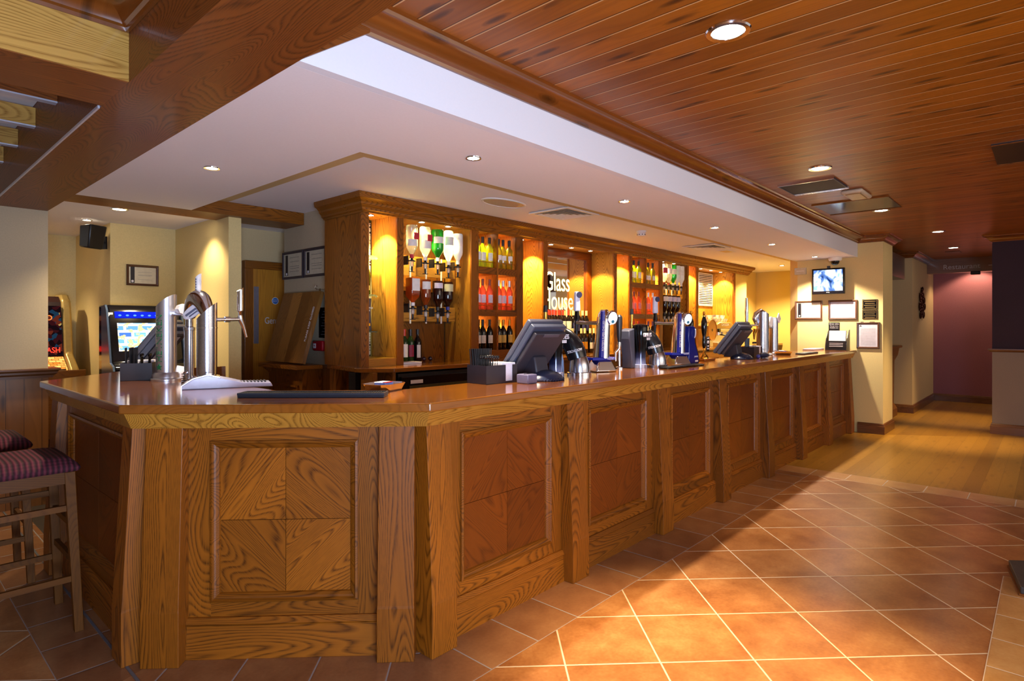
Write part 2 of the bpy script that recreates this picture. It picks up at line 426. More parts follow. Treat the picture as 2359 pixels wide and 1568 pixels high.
# white soffit over the bar, with the higher part over the bottle unit
Z1, Z2, ZW = 2.435, 2.55, 2.72
struct(MB().prism([(1.076, 2.0605), (9.4, 2.0605), (9.4, 2.82), (1.865, 2.82), (1.865, 5.265), (1.076, 5.265)], Z1, Z1 + 0.10).build('ceiling', w_soffit, smooth=0))
struct(MB().prism([(1.865, 2.82), (9.4, 2.82), (9.4, 2.35), (12.4, 2.35), (12.4, 6.3), (1.865, 6.3)], Z2, Z2 + 0.10).build('ceiling.001', w_soffit, smooth=0))
struct(MB().prism([(1.865, 2.82), (12.0, 2.82), (12.0, 3.215), (2.155, 3.215), (2.155, 5.25), (1.865, 5.25)], Z2 - 0.006, Z2).build('trim_1', wallpaint('buff_band', '#cdb27c', 0.02), smooth=0))  # flat buff strip along the edge of the higher ceiling
struct(MB().prism([(0.9, 5.64), (4.0, 5.64), (4.0, 9), (0.9, 9)], 2.46, 2.54).build('ceiling.002', w_soffit, smooth=0))
# fascia between the soffit and the pine ceiling
struct(MB().box(1.076, 9.4, 2.01, 2.06, Z1, ZW).build('trim_2', w_fascia, smooth=0))
struct(MB().prism([(1.078, Z1 + 0.003), (1.36, 2.632), (1.36, 2.715), (1.078, 2.715)], 1.985, 2.009, 'xz').build('trim_3', W('beam', 'x'), smooth=0))
# pine ceiling
struct(MB().prism([(0.72, -3.5), (16, -3.5), (16, 2.06), (0.72, 2.06)], ZW, ZW + 0.08).build('ceiling.003', m_ceil, smooth=0))
struct(MB().prism([(-2.6, -3.5), (0.72, -3.5), (0.72, 3.0), (-2.6, 3.0)], ZW, ZW + 0.08).build('ceiling.004', m_ceil, smooth=0))
struct(MB().prism([(-2.6, 3.0), (0.72, 3.0), (0.72, 6.2), (-2.6, 6.2)], 2.80, 2.88).build('ceiling.005', w_soffit, smooth=0))
# pine cornice
CP = [(0, 2.627), (0.012, 2.627), (0.016, 2.640), (0.028, 2.646), (0.032, 2.656), (0.050, 2.676), (0.078, 2.694), (0.092, 2.698), (0.096, 2.712), (0.110, 2.7195), (0, 2.7195)]
struct(MB().sweep(CP, [(1.02, 2.009), (9.4, 2.009), (9.4, 1.705), (10.05, 1.705), (10.05, 2.2)], side=1).build('trim_4', m_cornice_x, smooth=30))
struct(MB().sweep(CP, [(-2.5, 2.689), (0.721, 2.689), (0.721, -1.5)], side=1).build('trim_5', m_cornice_y, smooth=30))

# pier with the notices at the end of the bar
struct(MB().prism([(9.4, 1.705), (10.05, 1.705), (10.05, 2.9), (9.52, 2.94), (9.4, 2.80)], 0, ZW).build('wall_end', w_cream, smooth=0))
SK = [(0, 0), (0.022, 0), (0.022, 0.105), (0.016, 0.115), (0.016, 0.128), (0.008, 0.14), (0, 0.142)]
struct(MB().sweep(SK, [(9.4, 2.01), (9.4, 1.705), (10.05, 1.705), (10.05, 2.1)], side=1).build('baseboard_end', m_skirt_y, smooth=30))
# yellow wall behind the far end of the bar and the pier closing the bottle unit
struct(MB().box(12.2, 12.3, 2.35, 6.3, 0, Z2).build('wall_far', w_yellow, smooth=0))
struct(MB().box(10.475, 11.03, 4.17, 4.9, 0, Z2).build('wall_far.001', w_yellow, smooth=0))
struct(MB().box(11.03, 12.2, 4.42, 4.9, 0, Z2).build('wall_far.002', w_yellow, smooth=0))
struct(MB().box(10.05, 12.3, 2.35, 2.45, 0, ZW).build('wall_far.003', w_pale, smooth=0))
# wall behind the bottle unit, and the return wall with the certificates
struct(MB().box(2.87, 11.0, 4.75, 4.85, 0, Z2).build('wall_back', w_pale, smooth=0))
struct(MB().box(2.87, 2.97, 4.85, 5.665, 0, Z2).build('wall_back.001', w_pale, smooth=0))
struct(MB().box(2.31, 4.0, 6.0, 6.1, 0, Z2).build('wall_back.002', w_beige, smooth=0))
struct(MB().box(2.2, 2.31, 5.35, 6.64, 0, 2.46).build('wall_alcove', w_cream, smooth=0))
struct(MB().box(1.63, 2.3, 6.64, 6.75, 0, 2.46).build('wall_alcove.001', w_cream, smooth=0))
struct(MB().box(1.63, 1.73, 6.75, 7.95, 0, 2.46).build('wall_alcove.002', w_cream, smooth=0))
struct(MB().box(0.3, 1.73, 7.95, 8.05, 0, 2.46).build('wall_alcove.003', w_cream, smooth=0))
# left wall under the end of the big beam, with pine wainscot and cap
struct(MB().box(-2.5, 1.08, 6.2, 6.3, 1.08, 2.8).build('wall_left', w_pale, smooth=0))
struct(MB().box(-2.5, 1.08, 6.185, 6.3, 0, 1.06).build('wall_left.001', m_pinez, smooth=0))
struct(MB().sweep([(-0.1, 1.05), (0.03, 1.05), (0.03, 1.07), (0.055, 1.085), (0.055, 1.10), (0.075, 1.115), (0.075, 1.128), (-0.1, 1.128)], [(-2.4, 6.2), (1.08, 6.2), (1.08, 6.4)], side=1).build('trim_6', m_skirt, smooth=30))
# wainscot below the certificates
struct(MB().box(2.845, 2.87, 4.74, 5.66, 0, 1.10).build('wall_back.003', pine('wainscot_side', '#5a340f', '#96642a', board=0.115, along='x', groove=0.03), smooth=0))
struct(MB().box(2.82, 2.87, 4.74, 5.67, 1.10, 1.128).build('trim_7', m_skirt_y, bevel=0.004))

# corridor to the restaurant
struct(MB().box(12.0, 14.4, 1.75, 2.35, 0, ZW).build('wall_corridor', w_beige, smooth=0))
struct(MB().sweep(CP, [(10.05, 2.34), (11.99, 2.34), (11.99, 1.745), (13.6, 1.745)], side=1).build('trim_8', m_cornice_x, smooth=30))
struct(MB().sweep(SK, [(12.0, 2.30), (12.0, 1.75), (14.4, 1.75)], side=1).build('baseboard_corridor', m_skirt, smooth=30))
struct(MB().box(14.4, 14.5, -2, 2.0, 0, 2.9).build('wall_pink', w_pink, smooth=0))
struct(MB().sweep(SK, [(14.4, 1.745), (14.4, -1.9)], side=1).build('baseboard_pink', m_skirt_y, smooth=30))
struct(MB().box(10.5, 10.6, -3.0, 0.61, 1.16, ZW).build('wall_right', w_purple, smooth=0))
struct(MB().box(10.5, 10.6, -3.0, 0.61, 0, 1.12).build('wall_right.001', w_grey, smooth=0))
struct(MB().sweep([(-0.05, 1.12), (0.01, 1.12), (0.03, 1.13), (0.045, 1.15), (0.045, 1.165), (-0.05, 1.165)], [(10.5, -3), (10.5, 0.61), (10.6, 0.61)], side=-1).build('trim_9', m_skirt_y, smooth=30))
struct(MB().sweep([(o, z - 0.0) for o, z in CP], [(10.499, -3), (10.499, 0.611), (10.61, 0.611)], side=-1).build('trim_10', m_cornice_y, smooth=30))
struct(MB().sweep(SK, [(10.5, -3), (10.5, 0.61), (10.6, 0.61)], side=-1).build('baseboard_right', m_skirt_y, smooth=30))
# outer walls, out of the picture
struct(MB().box(-2.6, -2.5, -3.5, 9, 0, 2.9).build('wall_outer', w_pale, smooth=0))

# ---------------------------------------------------------------- beams
bb = thing('ceiling_beam', 'large veneered oak beam running from the top left corner of the room towards the left wall', 'beam', (0.9, 2.8, 2.435))
MB().box(0.722, 1.076, 0.2, 2.45, 2.435, 2.72).build('beam_casing', W('beam', 'y'), bb, world=True, smooth=0)
MB().box(0.722, 1.076, 2.453, 6.2, 2.435, 2.86).build('beam_casing', W('beam', 'y'), bb, world=True, smooth=0)
MB().box(0.714, 0.722, 3.10, 6.15, 2.435, 2.447).build('edge_strip', plain('edge_strip_pale', '#d3d3e2', 0.4, 0.3), bb, world=True, smooth=0)  # pale bluish strip along the beam's lower edge
bc = thing('ceiling_beam', 'pale grained oak crossbeam meeting the large beam at the top left', 'beam', (0, 2.87, 2.435))
MB().box(-2.5, 0.7215, 2.69, 3.055, 2.435, 2.80).build('beam_casing', W('beam', 'x'), bc, world=True, smooth=0)
MB().box(-2.5, 0.7213, 2.682, 2.69, 2.437, 2.66).build('face_board', W('beamlight', 'x'), bc, world=True, smooth=0)
be = thing('ceiling_beam', 'oak beam between the white soffit and the gaming alcove, ending near the wall certificates', 'beam', (1.9, 5.45, 2.435))
MB().box(1.077, 2.866, 5.267, 5.62, 2.436, 2.549).build('beam_casing', W('back', 'x'), be, world=True, smooth=0, bevel=0.002)
names = ['nearest', 'second', 'third', 'farthest']
for i, y in enumerate((3.91, 4.48, 5.05, 5.62)):
    r = thing('ceiling_rafter', 'short oak rafter over the stools, the %s of four beside the large beam' % names[i], 'rafter', (-0.8, y, 2.66), group='oak rafters at the top left')
    MB().box(-1.7, 1.521, 0, 0.06, 0.008, 0.115).build('rafter_board', W('beamlight', 'x') if i else W('beam', 'x'), r, smooth=0)
    MB().box(-1.7, 1.521, -0.004, 0.045, 0, 0.008).build('edge_strip', plain('edge_strip_pale', '#d3d3e2', 0.4, 0.3), r, smooth=0)  # same pale strip under each rafter
br = thing('ceiling_beam', 'wooden header beam with the Restaurant sign across the corridor', 'beam', (13.6, 1.2, 2.48))
MB().box(13.6, 13.8, -2.0, 1.75, 2.46, 2.72).build('beam_casing', wood('sign_beam_oak', '#59392c', '#8f6a56', 'y', rings=12, line=0.3), br, world=True, smooth=0)
sg = thing('direction_sign', 'raised letters reading Restaurant with an arrow on the corridor beam', 'sign', (13.59, 1.2, 2.56))
ml = plain('sign_letter', '#d5cccc', 0.5)
text('Restaurant', 0.125, ml, sg, (0, 0.03, 0.0), (0, -1, 0), (0, 0, 1), ext=0.003)
MB().box(-0.004, 0.004, -0.50, -0.36, -0.006, 0.006).prism([(-0.45, 0.05), (-0.51, 0.0), (-0.45, -0.05), (-0.462, -0.055), (-0.528, 0.0), (-0.462, 0.055)], -0.004, 0.004, 'yz').build('arrow', ml, sg, smooth=0)
# ================================================================ THE BAR
def P2(B, u, v, z):     # section frame -> world
    o, d, n = B
    return (o[0] + d[0] * u + n[0] * v, o[1] + d[1] * u + n[1] * v, z)
S2 = math.sqrt(0.5)
QB = (0.758, 2.959); QC = (1.697, 2.02)
bar = thing('bar_counter', 'long panelled oak bar front with tapered posts, angled end panel nearest the camera', 'bar', (4.5, 2.3, 0))
def sec(name, o, ang):
    """objects of one straight run of the bar share a frame: x along the face, y into the bar"""
    def mk(mb, nm, mat, par=bar, **k):
        ob = mb.build(nm, mat, None, **k)
        ob.parent = par
        if par is bar:
            ob.location = (o[0] - 4.5, o[1] - 2.3, 0); ob.rotation_euler = (0, 0, ang)
        return ob
    return mk
def post(mk, u0, u1):
    m = MB()
    zt, zk = 1.035, 0.235
    m.mesh([(u0, 0.012, 0), (u1, 0.012, 0), (u1, 0.15, 0), (u0, 0.15, 0),
            (u0, 0.012, zk), (u1, 0.012, zk), (u1, 0.15, zk), (u0, 0.15, zk),
            (u0 + .001, 0.0135, zk + .012), (u1 - .001, 0.0135, zk + .012), (u1, 0.15, zk + .012), (u0, 0.15, zk + .012),
            (u0 + .003, 0.055, zt), (u1 - .003, 0.055, zt), (u1, 0.15, zt), (u0, 0.15, zt)],
           [(0, 3, 2, 1), (12, 13, 14, 15)] + [(a + i, a + (i + 1) % 4, a + 4 + (i + 1) % 4, a + 4 + i) for a in (0, 4, 8) for i in range(4)])
    mk(m, 'post', W('bar', 'z'), smooth=0, bevel=0.003)
def panel(mk, u0, u1, tone='panel', veneers=True):
    z0, z1 = 0.175, 1.035
    a, b = u0 + 0.098, u1 - 0.098; c, d = 0.245, 0.966
    for q0, q1 in ((u0, a), (b, u1)): mk(MB().box(q0, q1, 0.10, 0.15, z0, z1), 'panel_stile', W('bar', 'z'), smooth=0)
    for q0, q1 in ((z0, c), (d, z1)): mk(MB().box(a, b, 0.101, 0.15, q0, q1), 'panel_rail', W('bar', 'x'), smooth=0)
    # bolection moulding: mitred frame
    prof = [(0.0, 0.10), (0.0, 0.088), (0.010, 0.084), (0.016, 0.092), (0.024, 0.096), (0.034, 0.104), (0.040, 0.118), (0.0, 0.118)]
    vs = []; n = len(prof)
    for (cx, cz, sx, sz) in ((a, c, 1, 1), (b, c, -1, 1), (b, d, -1, -1), (a, d, 1, -1)):
        for o, y in prof: vs.append((cx + sx * o, y, cz + sz * o))
    fs = [(k * n + i, k * n + (i + 1) % n, ((k + 1) % 4) * n + (i + 1) % n, ((k + 1) % 4) * n + i) for k in range(4) for i in range(n)]
    mo = mk(MB().mesh(vs, fs), 'panel_moulding', W('bar', 'x'), smooth=0)
    i0, i1, j0, j1 = a + 0.036, b - 0.036, c + 0.036, d - 0.036
    mu, mz = (i0 + i1) / 2, (j0 + j1) / 2; g = 0.0012
    for k, (x0, x1, y0, y1, gr) in enumerate(((i0, mu - g, mz + g, j1, 'd1'), (mu + g, i1, mz + g, j1, 'd2'), (i0, mu - g, j0, mz - g, 'd2'), (mu + g, i1, j0, mz - g, 'd1'))):
        mk(MB().box(x0, x1, 0.112, 0.125, y0, y1), 'veneer_quarter', W(tone, gr), smooth=0)
    mk(MB().box(a, b, 0.125, 0.15, c, d), 'panel_backing', plain('joint_dark', '#2b1608', 0.8), smooth=0)
    # plinth with a bevelled cap
    mk(MB().prism([(0.075, 0.0), (0.15, 0.0), (0.15, 0.178), (0.09, 0.178), (0.075, 0.155), (0.083, 0.145), (0.083, 0.135)], u0, u1, 'yz'), 'plinth', W('bar', 'x'), smooth=0)
# long run facing the room
L = sec('long', (QC[0], QC[1]), 0.0)
xs = [1.716, 2.763, 3.832, 4.877, 5.961, 7.021, 8.074, 9.159]
for i, x in enumerate(xs):
    w = 0.16 if i else 0.152
    post(L, x - QC[0], x - QC[0] + (w if i else 0.150))
    nx = xs[i + 1] if i < 7 else 9.398
    w = 0.172 if i else 0.150
    if i < 7: panel(L, x - QC[0] + w, nx - QC[0])
# chamfered end
K = sec('cham', QB, -PI / 4)
LC = math.hypot(QC[0] - QB[0], QC[1] - QB[1])
post(K, 0.080, 0.243); post(K, 1.090, 1.254)
panel(K, 0.243, 1.090, 'veneer')
# left run facing the stools
Lf = sec('left', (QB[0], 4.59), -PI / 2)
post(Lf, 1.475, 1.615); post(Lf, 0.04, 0.19)
panel(Lf, 0.19, 1.475)
# far chamfer at the end of the left run
A2 = (1.49, 5.322)
FC = sec('farch', A2, math.atan2(-(A2[1] - 4.59), -(A2[0] - QB[0])))
panel(FC, 0.03, 0.98)
# carcass
core = [(0.90, 4.50), (0.90, 3.018), (1.756, 2.162), (9.395, 2.162), (9.395, 2.55), (1.98, 2.55), (1.46, 3.07), (1.46, 5.05)]
MB().prism(core, 0, 1.099).build('carcass', W('bar', 'z'), bar, world=True, smooth=0)
# the canted frieze under the worktop
FR = [(-0.02, 1.10), (-0.052, 1.03), (-0.075, 1.03), (-0.12, 1.035), (-0.12, 1.10)]
MB().sweep(FR, [A2, (QB[0], 4.59), QB, QC, (9.398, 2.02)], side=1).build('frieze', W('barlight', 'x'), bar, world=True, smooth=0)

top = [(QB[0], 4.59), QB, QC, (9.398, 2.02), (9.398, 2.573), (1.93, 2.573), (1.49, 3.013), A2]
ct = MB().prism(top, 1.10, 1.14).build('bar_worktop', W('top', 'x'), smooth=0, bevel=0.006, seg=3)
tag(ct, 'polished oak worktop running along the whole bar', 'worktop')

# ---------------------------------------------------------------- far servery counter seen past the pier
sv = thing('servery_counter', 'dark oak counter end with a dark opening above, beyond the pier', 'counter', (10.9, 2.2, 0))
MB().box(-0.5, 0.9, -0.34, 0.12, 1.115, 1.15).build('worktop', W('back', 'x'), sv, smooth=0, bevel=0.005)
MB().prism([(-0.30, 0), (0.10, 0), (0.10, 1.115), (-0.33, 1.115), (-0.31, 1.0), (-0.26, 0.9), (-0.25, 0.2), (-0.30, 0.12)], -0.5, 0.7, 'yz').build('front', W('back', 'z'), sv, smooth=0)
MB().box(-0.5, 0.8, 0.0, 0.14, 1.15, 2.25).build('opening', plain('dark_recess', '#140d10', 0.9), sv, smooth=0)
MB().box(-0.5, 0.85, -0.38, 0.14, 2.25, 2.62).build('header', wood('header_oak', '#2c1d16', '#4d3a2f', 'x', rings=8, line=0.3), sv, smooth=0)

# ================================================================ BACK BAR
bk = thing('back_counter', 'oak back counter below the bottle display with dark fridge openings', 'counter', (6.5, 4.3, 0))
MB().prism([(2.70, 4.09), (2.90, 3.90), (12.18, 3.90), (12.18, 4.41), (11.03, 4.41), (11.03, 4.16), (10.475, 4.16), (10.475, 4.745), (2.80, 4.745), (2.70, 4.16)], 1.105, 1.14).build('worktop', W('top', 'x'), bk, world=True, smooth=0, bevel=0.004)
MB().box(2.76, 2.80, 3.99, 4.16, 0, 1.104).box(2.905, 2.935, 3.93, 4.7, 0, 1.104).box(2.80, 2.905, 4.60, 4.7, 0, 1.104).build('end_frame', W('back', 'z'), bk, world=True, smooth=0)
MB().box(2.80, 2.905, 4.3, 4.4, 0.3, 1.09).build('end_recess', blackp, bk, world=True, smooth=0)
MB().box(5.0, 12.1, 3.96, 4.7, 0, 1.104).build('cupboard_run', W('back', 'z'), bk, world=True, smooth=0)
for i, x in enumerate((5.05, 5.67, 6.85, 7.47, 8.09, 8.71)):
    dr = MB().box(x, x + 0.58, 3.93, 3.9595, 0.15, 1.07).build('cupboard_door', W('back', 'z'), bk, world=True, smooth=0, bevel=0.003)
    MB().box(x + .07, x + .51, 3.922, 3.93, 0.98, 0.995).box(x + .07, x + .51, 3.922, 3.93, 0.22, 0.235).box(x + .07, x + .085, 3.922, 3.93, 0.22, 0.995).box(x + .495, x + .51, 3.922, 3.93, 0.22, 0.995).build('door_moulding', W('bar', 'z'), dr, smooth=0, world=False)
# these mouldings are built in room coordinates like their doors
for i in range(2):
    fr = thing('bottle_fridge', 'black glass-door bottle fridge under the back counter, %s' % ('left one with a white label' if i == 0 else 'right one beside the straw caddy'), 'fridge', (3.45 + i * 0.95, 4.3, 0), group='under-counter fridges')
    MB().box(-0.47, 0.47, -0.34, 0.36, 0.0, 1.085).build('cabinet', blackp, fr, smooth=0)
    dv = MB().box(-0.46, 0.46, -0.372, -0.342, 0.06, 1.06).build('door', blackg, fr, smooth=0, bevel=0.004)
    MB().box(-0.38, 0.36, -0.377, -0.3725, 0.15, 0.985).build('door_glass', plain('fridge_interior', '#4a4630', 0.1), dv, smooth=0)
    s = 1 if i == 0 else -1
    pts = [(0.30 * s + 0.03 * s * math.sin(t / 8 * PI) * 2.2 - 0, -0.40 - 0.02 * math.sin(t / 8 * PI), 1.02 - 0.25 * t / 8) for t in range(9)]
    MB().tube(pts, 0.012, 10).build('door_handle', chrome, dv)
    if i == 0:
        MB().box(-0.37, -0.24, -0.379, -0.3775, 1.0, 1.03).build('door_label', paper, dv, smooth=0)
    for k in range(9):
        b = MB().lathe([(0.011, 0), (0.011, 0.05), (0.013, 0.052), (0.013, 0.06), (0, 0.06)], (-0.34 + k * 0.082, -0.385, 0.90), 10).build('bottle_neck', plain('fridge_bottle_cap', '#d9c98e', 0.3), dv)
rk = thing('wine_rack', 'dark slatted wine rack under the back counter between the tall taps', 'rack', (6.56, 3.955, 0.7))
MB().box(-0.13, 0.13, -0.012, 0.0, 0, 0.38).build('rack_back', blackp, rk, smooth=0)
m = MB()
for k in range(4): m.box(-0.13 + k * 0.082, -0.118 + k * 0.082, -0.03, -0.012, 0, 0.38)
for k in range(4): m.box(-0.13, 0.13, -0.028, -0.012, k * 0.12, k * 0.12 + 0.012)
m.build('rack_lattice', W('bar', 'x'), rk, smooth=0)

# ---------------------------------------------------------------- bottle display unit
U = thing('bottle_display_unit', 'tall lit oak bottle display unit with heavy cornice behind the bar', 'cabinet', (6.5, 4.4, 1.14))
YF, YB, ZB, ZT = 4.15, 4.545, 1.1405, 2.43
mz, mx = W('back', 'z'), W('back', 'x')
def ub(mb, nm, mat, **k): return mb.build(nm, mat, U, world=True, smooth=k.pop('smooth', 0), **k)
ub(MB().box(2.775, 2.80, 4.20, 4.74, 1.1405, 2.45), 'side_panel', W('back', 'z'))
ub(MB().prism([(2.80, 4.15), (2.83, 4.15), (2.83, 4.20), (2.772, 4.20), (2.772, 4.178)], 1.1405, 2.45), 'corner_stile', W('bar', 'z'))
for a, b in ((3.115, 3.184), (3.994, 4.094), (4.648, 4.751), (5.093, 5.169), (6.52, 6.591), (6.894, 6.971), (7.72, 7.809), (8.58, 8.64), (8.897, 8.974), (10.381, 10.472)):
    ub(MB().box(a, b, YF, YF + 0.022, ZB, ZT), 'face_stile', W('bar', 'z'), bevel=0.002)
    ub(MB().box(a + .012, b - .008, YF + 0.022, YB, ZB, ZT), 'partition', W('barlight', 'z'))
# backs
ub(MB().box(2.80, 3.065, YB, YB + .015, ZB, ZT), 'back_board', W('panel', 'z'))
ub(MB().box(3.184, 3.994, YB, YB + .015, ZB, ZT), 'back_board', W('back', 'z'))
ub(MB().box(4.094, 5.093, YB, YB + .015, ZB, ZT), 'back_board', W('back', 'z'))
ub(MB().box(5.169, 6.52, YB, YB + .015, ZB, ZT), 'back_board', W('back', 'z'))
ub(MB().box(6.591, 9.0, YB, YB + .015, ZB, ZT), 'back_board', W('back', 'z'))
ub(MB().box(8.974, 10.381, YB, YB + .015, ZB, ZT), 'back_board', W('barlight', 'z'))
ub(MB().box(2.80, 10.475, YF - 0.0, 4.74, ZT, ZT + 0.02), 'top_board', W('barlight', 'x'))
# cornice
UC = [(0, 2.405), (0.012, 2.405), (0.018, 2.418), (0.032, 2.424), (0.034, 2.44), (0.056, 2.462), (0.060, 2.478), (0.084, 2.50), (0.098, 2.505), (0.104, 2.53), (0.104, 2.5495), (0, 2.5495)]
ub(MB().sweep(UC, [(2.775, 4.74), (2.775, YF), (11.03, YF), (11.03, 4.41)], side=1), 'cornice', W('back', 'x'), smooth=25)
# raised floors of the open bays
for a, b, z in ((2.83, 3.115, 1.205), (4.751, 5.093, 1.205), (6.591, 6.894, 1.205), (8.64, 8.897, 1.205)):
    ub(MB().box(a, b, YF + .012, YB, ZB, z), 'bay_floor', W('barlight', 'x'))
for a, b in ((4.094, 4.648), (6.971, 7.72)):
    ub(MB().box(a, b, YF + .004, YB, ZB, 1.235), 'bay_floor', W('bar', 'x'))
    ub(MB().box(a, b, YF + .004, YB, 1.577, 1.640), 'bottle_shelf', W('bar', 'x'))
    ub(MB().box(a, b, YF + .004, YB, 1.995, 2.062), 'bottle_shelf', W('bar', 'x'))
    mid = (a + b) / 2 - .01
    ub(MB().box(mid - .012, mid + .012, YF + .002, YB, 1.235, ZT), 'shelf_divider', W('bar', 'z'))
    for z in (1.68, 2.115):
        for q0, q1 in ((a + .01, mid - .014), (mid + .014, b - .01)):
            ub(MB().tube([(q0, YF + .02, z), (q1, YF + .02, z)], 0.003, 8), 'guard_rail', brass, smooth=40)
# mirror bay: framed mirror with the etched pub name
ub(MB().box(5.169, 6.52, YB - .05, YB, 2.33, ZT), 'mirror_frame', W('panel', 'x'))
ub(MB().box(6.42, 6.52, YB - .05, YB, ZB, 2.33), 'mirror_frame', W('panel', 'z'))
mir = ub(MB().box(5.18, 6.42, YB - .022, YB - .005, 1.36, 2.33), 'mirror', plain('mirror_silver', '#e9e4dc', 0.015, 1.0, 0.0))
tw = plain('etched_white', '#f4f1e6', 0.6, 0, 0.01)
for s, xr, z in (('Glass', 6.08, 2.01), ('House', 6.15, 1.78)):
    t = text(s, 0.33, tw, mir, (xr + 6.5 - 6.5, YB - 0.024, z), (1, 0, 0), (0, 0, 1), align='RIGHT', xs=0.72)
    t.parent = mir
ub(MB().box(5.169, 6.52, 4.40, YB, ZB, 1.365), 'bottle_step', W('bar', 'x'))
# warm strips under the shelves light the back boards
for x0, x1 in ((4.094, 4.648), (6.971, 7.72)):
    for z in (1.574, 1.992):
        for q in (0.27, 0.75):
            xx = x0 + (x1 - x0) * q
            st_ = MB().box(xx - 0.09, xx + 0.09, YB - 0.05, YB - 0.03, z - 0.006, z + 0.002).build('shelf_light_strip', emit('strip_glow', '#ffe2a0', 4.0), U, world=True, smooth=0)
            l = bpy.data.lights.new('strip_lamp', 'AREA'); l.shape = 'RECTANGLE'; l.size = 0.18; l.size_y = 0.05; l.energy = 9.0; l.color = (1.0, 0.80, 0.25)
            lo = bpy.data.objects.new('strip_lamp', l); COL.objects.link(lo); lo.location = (xx, YB - 0.045, z - 0.012); lo.rotation_euler = (math.radians(20), 0, 0)
# mosaic strips and ventilation grille
mo = NT('mosaic_tiles'); tc = mo.n('TexCoord').outputs['Object']
v = mo.n('VectorMath', {0: tc, 1: (1 / 0.024,) * 3}, operation='MULTIPLY').outputs[0]
sp = mo.n('SeparateXYZ', {0: v})
cid = mo.n('CombineXYZ', {0: mo.math('FLOOR', sp.outputs[0]), 1: mo.math('FLOOR', sp.outputs[2]), 2: 0.0}).outputs[0]
wn = mo.n('TexWhiteNoise', {'Vector': cid}).outputs[0]
cc = mo.ramp(wn, [(0.0, C('#2a1712')), (0.18, C('#8b7f6a')), (0.42, C('#b3a88e')), (0.7, C('#cfc6ae'))], 'CONSTANT')
e = mo.math('MINIMUM', mo.math('SUBTRACT', 0.5, mo.math('ABSOLUTE', mo.math('SUBTRACT', mo.math('FRACT', sp.outputs[0]), 0.5))),
            mo.math('SUBTRACT', 0.5, mo.math('ABSOLUTE', mo.math('SUBTRACT', mo.math('FRACT', sp.outputs[2]), 0.5))))
mo.bsdf(mo.mix(mo.ramp(e, [(0.08, (1, 1, 1, 1)), (0.12, (0, 0, 0, 1))]), cc, C('#e9e2cf')), 0.2)
ub(MB().box(2.83, 3.112, YB - .006, YB, 1.21, 2.40), 'mosaic_strip', mo.m)
gr = thing('ventilation_grille', 'white louvred grille high on the wall above the coffee machine', 'grille', (10.1, 4.54, 1.83))
g1 = MB().box(-0.3, 0.28, -0.012, 0, 0, 0.015).box(-0.3, 0.28, -0.012, 0, 0.56, 0.575).box(-0.3, -0.285, -0.012, 0, 0, 0.575).box(0.265, 0.28, -0.012, 0, 0, 0.575)
g1.build('grille_frame', white, gr, smooth=0)
g2 = MB()
for k in range(18):
    z = 0.022 + k * 0.030
    g2.hexa([(-0.285, -0.014, z), (0.265, -0.014, z), (0.265, -0.002, z + .012), (-0.285, -0.002, z + .012), (-0.285, -0.014, z + .004), (0.265, -0.014, z + .004), (0.265, -0.002, z + .016), (-0.285, -0.002, z + .016)])
g2.build('louvres', white, gr, smooth=0)
MB().box(-0.285, 0.265, -0.0015, 0, 0.01, 0.57).build('grille_back', blackp, gr, smooth=0)
# lamps set in the top of the unit
def downlight(x, y, z, r, label, group, power, color, blend=0.35, cone=95, glow='#fff1d2', gs=14.0, ringm=chrome, src=0.03):
    d = thing('downlight', label, 'ceiling light', (x, y, z), group=group)
    MB().lathe([(r * 0.70, -0.001), (r * 0.74, -0.006), (r * 0.95, -0.007), (r, -0.001), (r, 0.0)], (0, 0, 0), 28).build('rim', ringm, d)
    MB().lathe([(0, -0.0045), (r * 0.69, -0.0045), (r * 0.69, -0.001), (0, -0.001)], (0, 0, 0), 24).build('lamp_lens', emit('glow_%s_%d' % (glow[1:], int(gs * 10)), glow, gs), d)
    l = bpy.data.lights.new('lamp', 'SPOT'); l.energy = power; l.color = color; l.spot_size = math.radians(cone); l.spot_blend = blend
    l.shadow_soft_size = src
    lo = bpy.data.objects.new('lamp', l); COL.objects.link(lo); lo.parent = d; lo.location = (0, 0, -0.03)
    return d
ord_ = ['first', 'second', 'third', 'fourth', 'fifth', 'sixth', 'seventh', 'eighth', 'ninth', 'tenth', 'eleventh', 'twelfth', 'thirteenth', 'fourteenth']
WARM = (1.0, 0.80, 0.27)
ux = [2.97, 3.48, 3.80, 4.23, 4.51, 4.93, 5.45, 5.85, 6.25, 6.74, 7.15, 7.53, 8.02, 8.38, 8.77, 9.45, 9.85, 10.25]
for i, x in enumerate(ux):
    nar = x in (2.97, 4.93, 6.74, 8.77)
    y = 4.33 if x not in (3.48, 3.80, 8.02, 8.38) else 4.27
    downlight(x, y, ZT - 0.001, 0.036, 'small halogen lamp in the top of the bottle unit, %s from its left end' % (ord_ + ['fifteenth', 'sixteenth', 'seventeenth', 'eighteenth'])[i], 'halogen lamps in the bottle unit', 110 if nar else 60, WARM, cone=100, blend=0.3, gs=30.0, src=0.02)
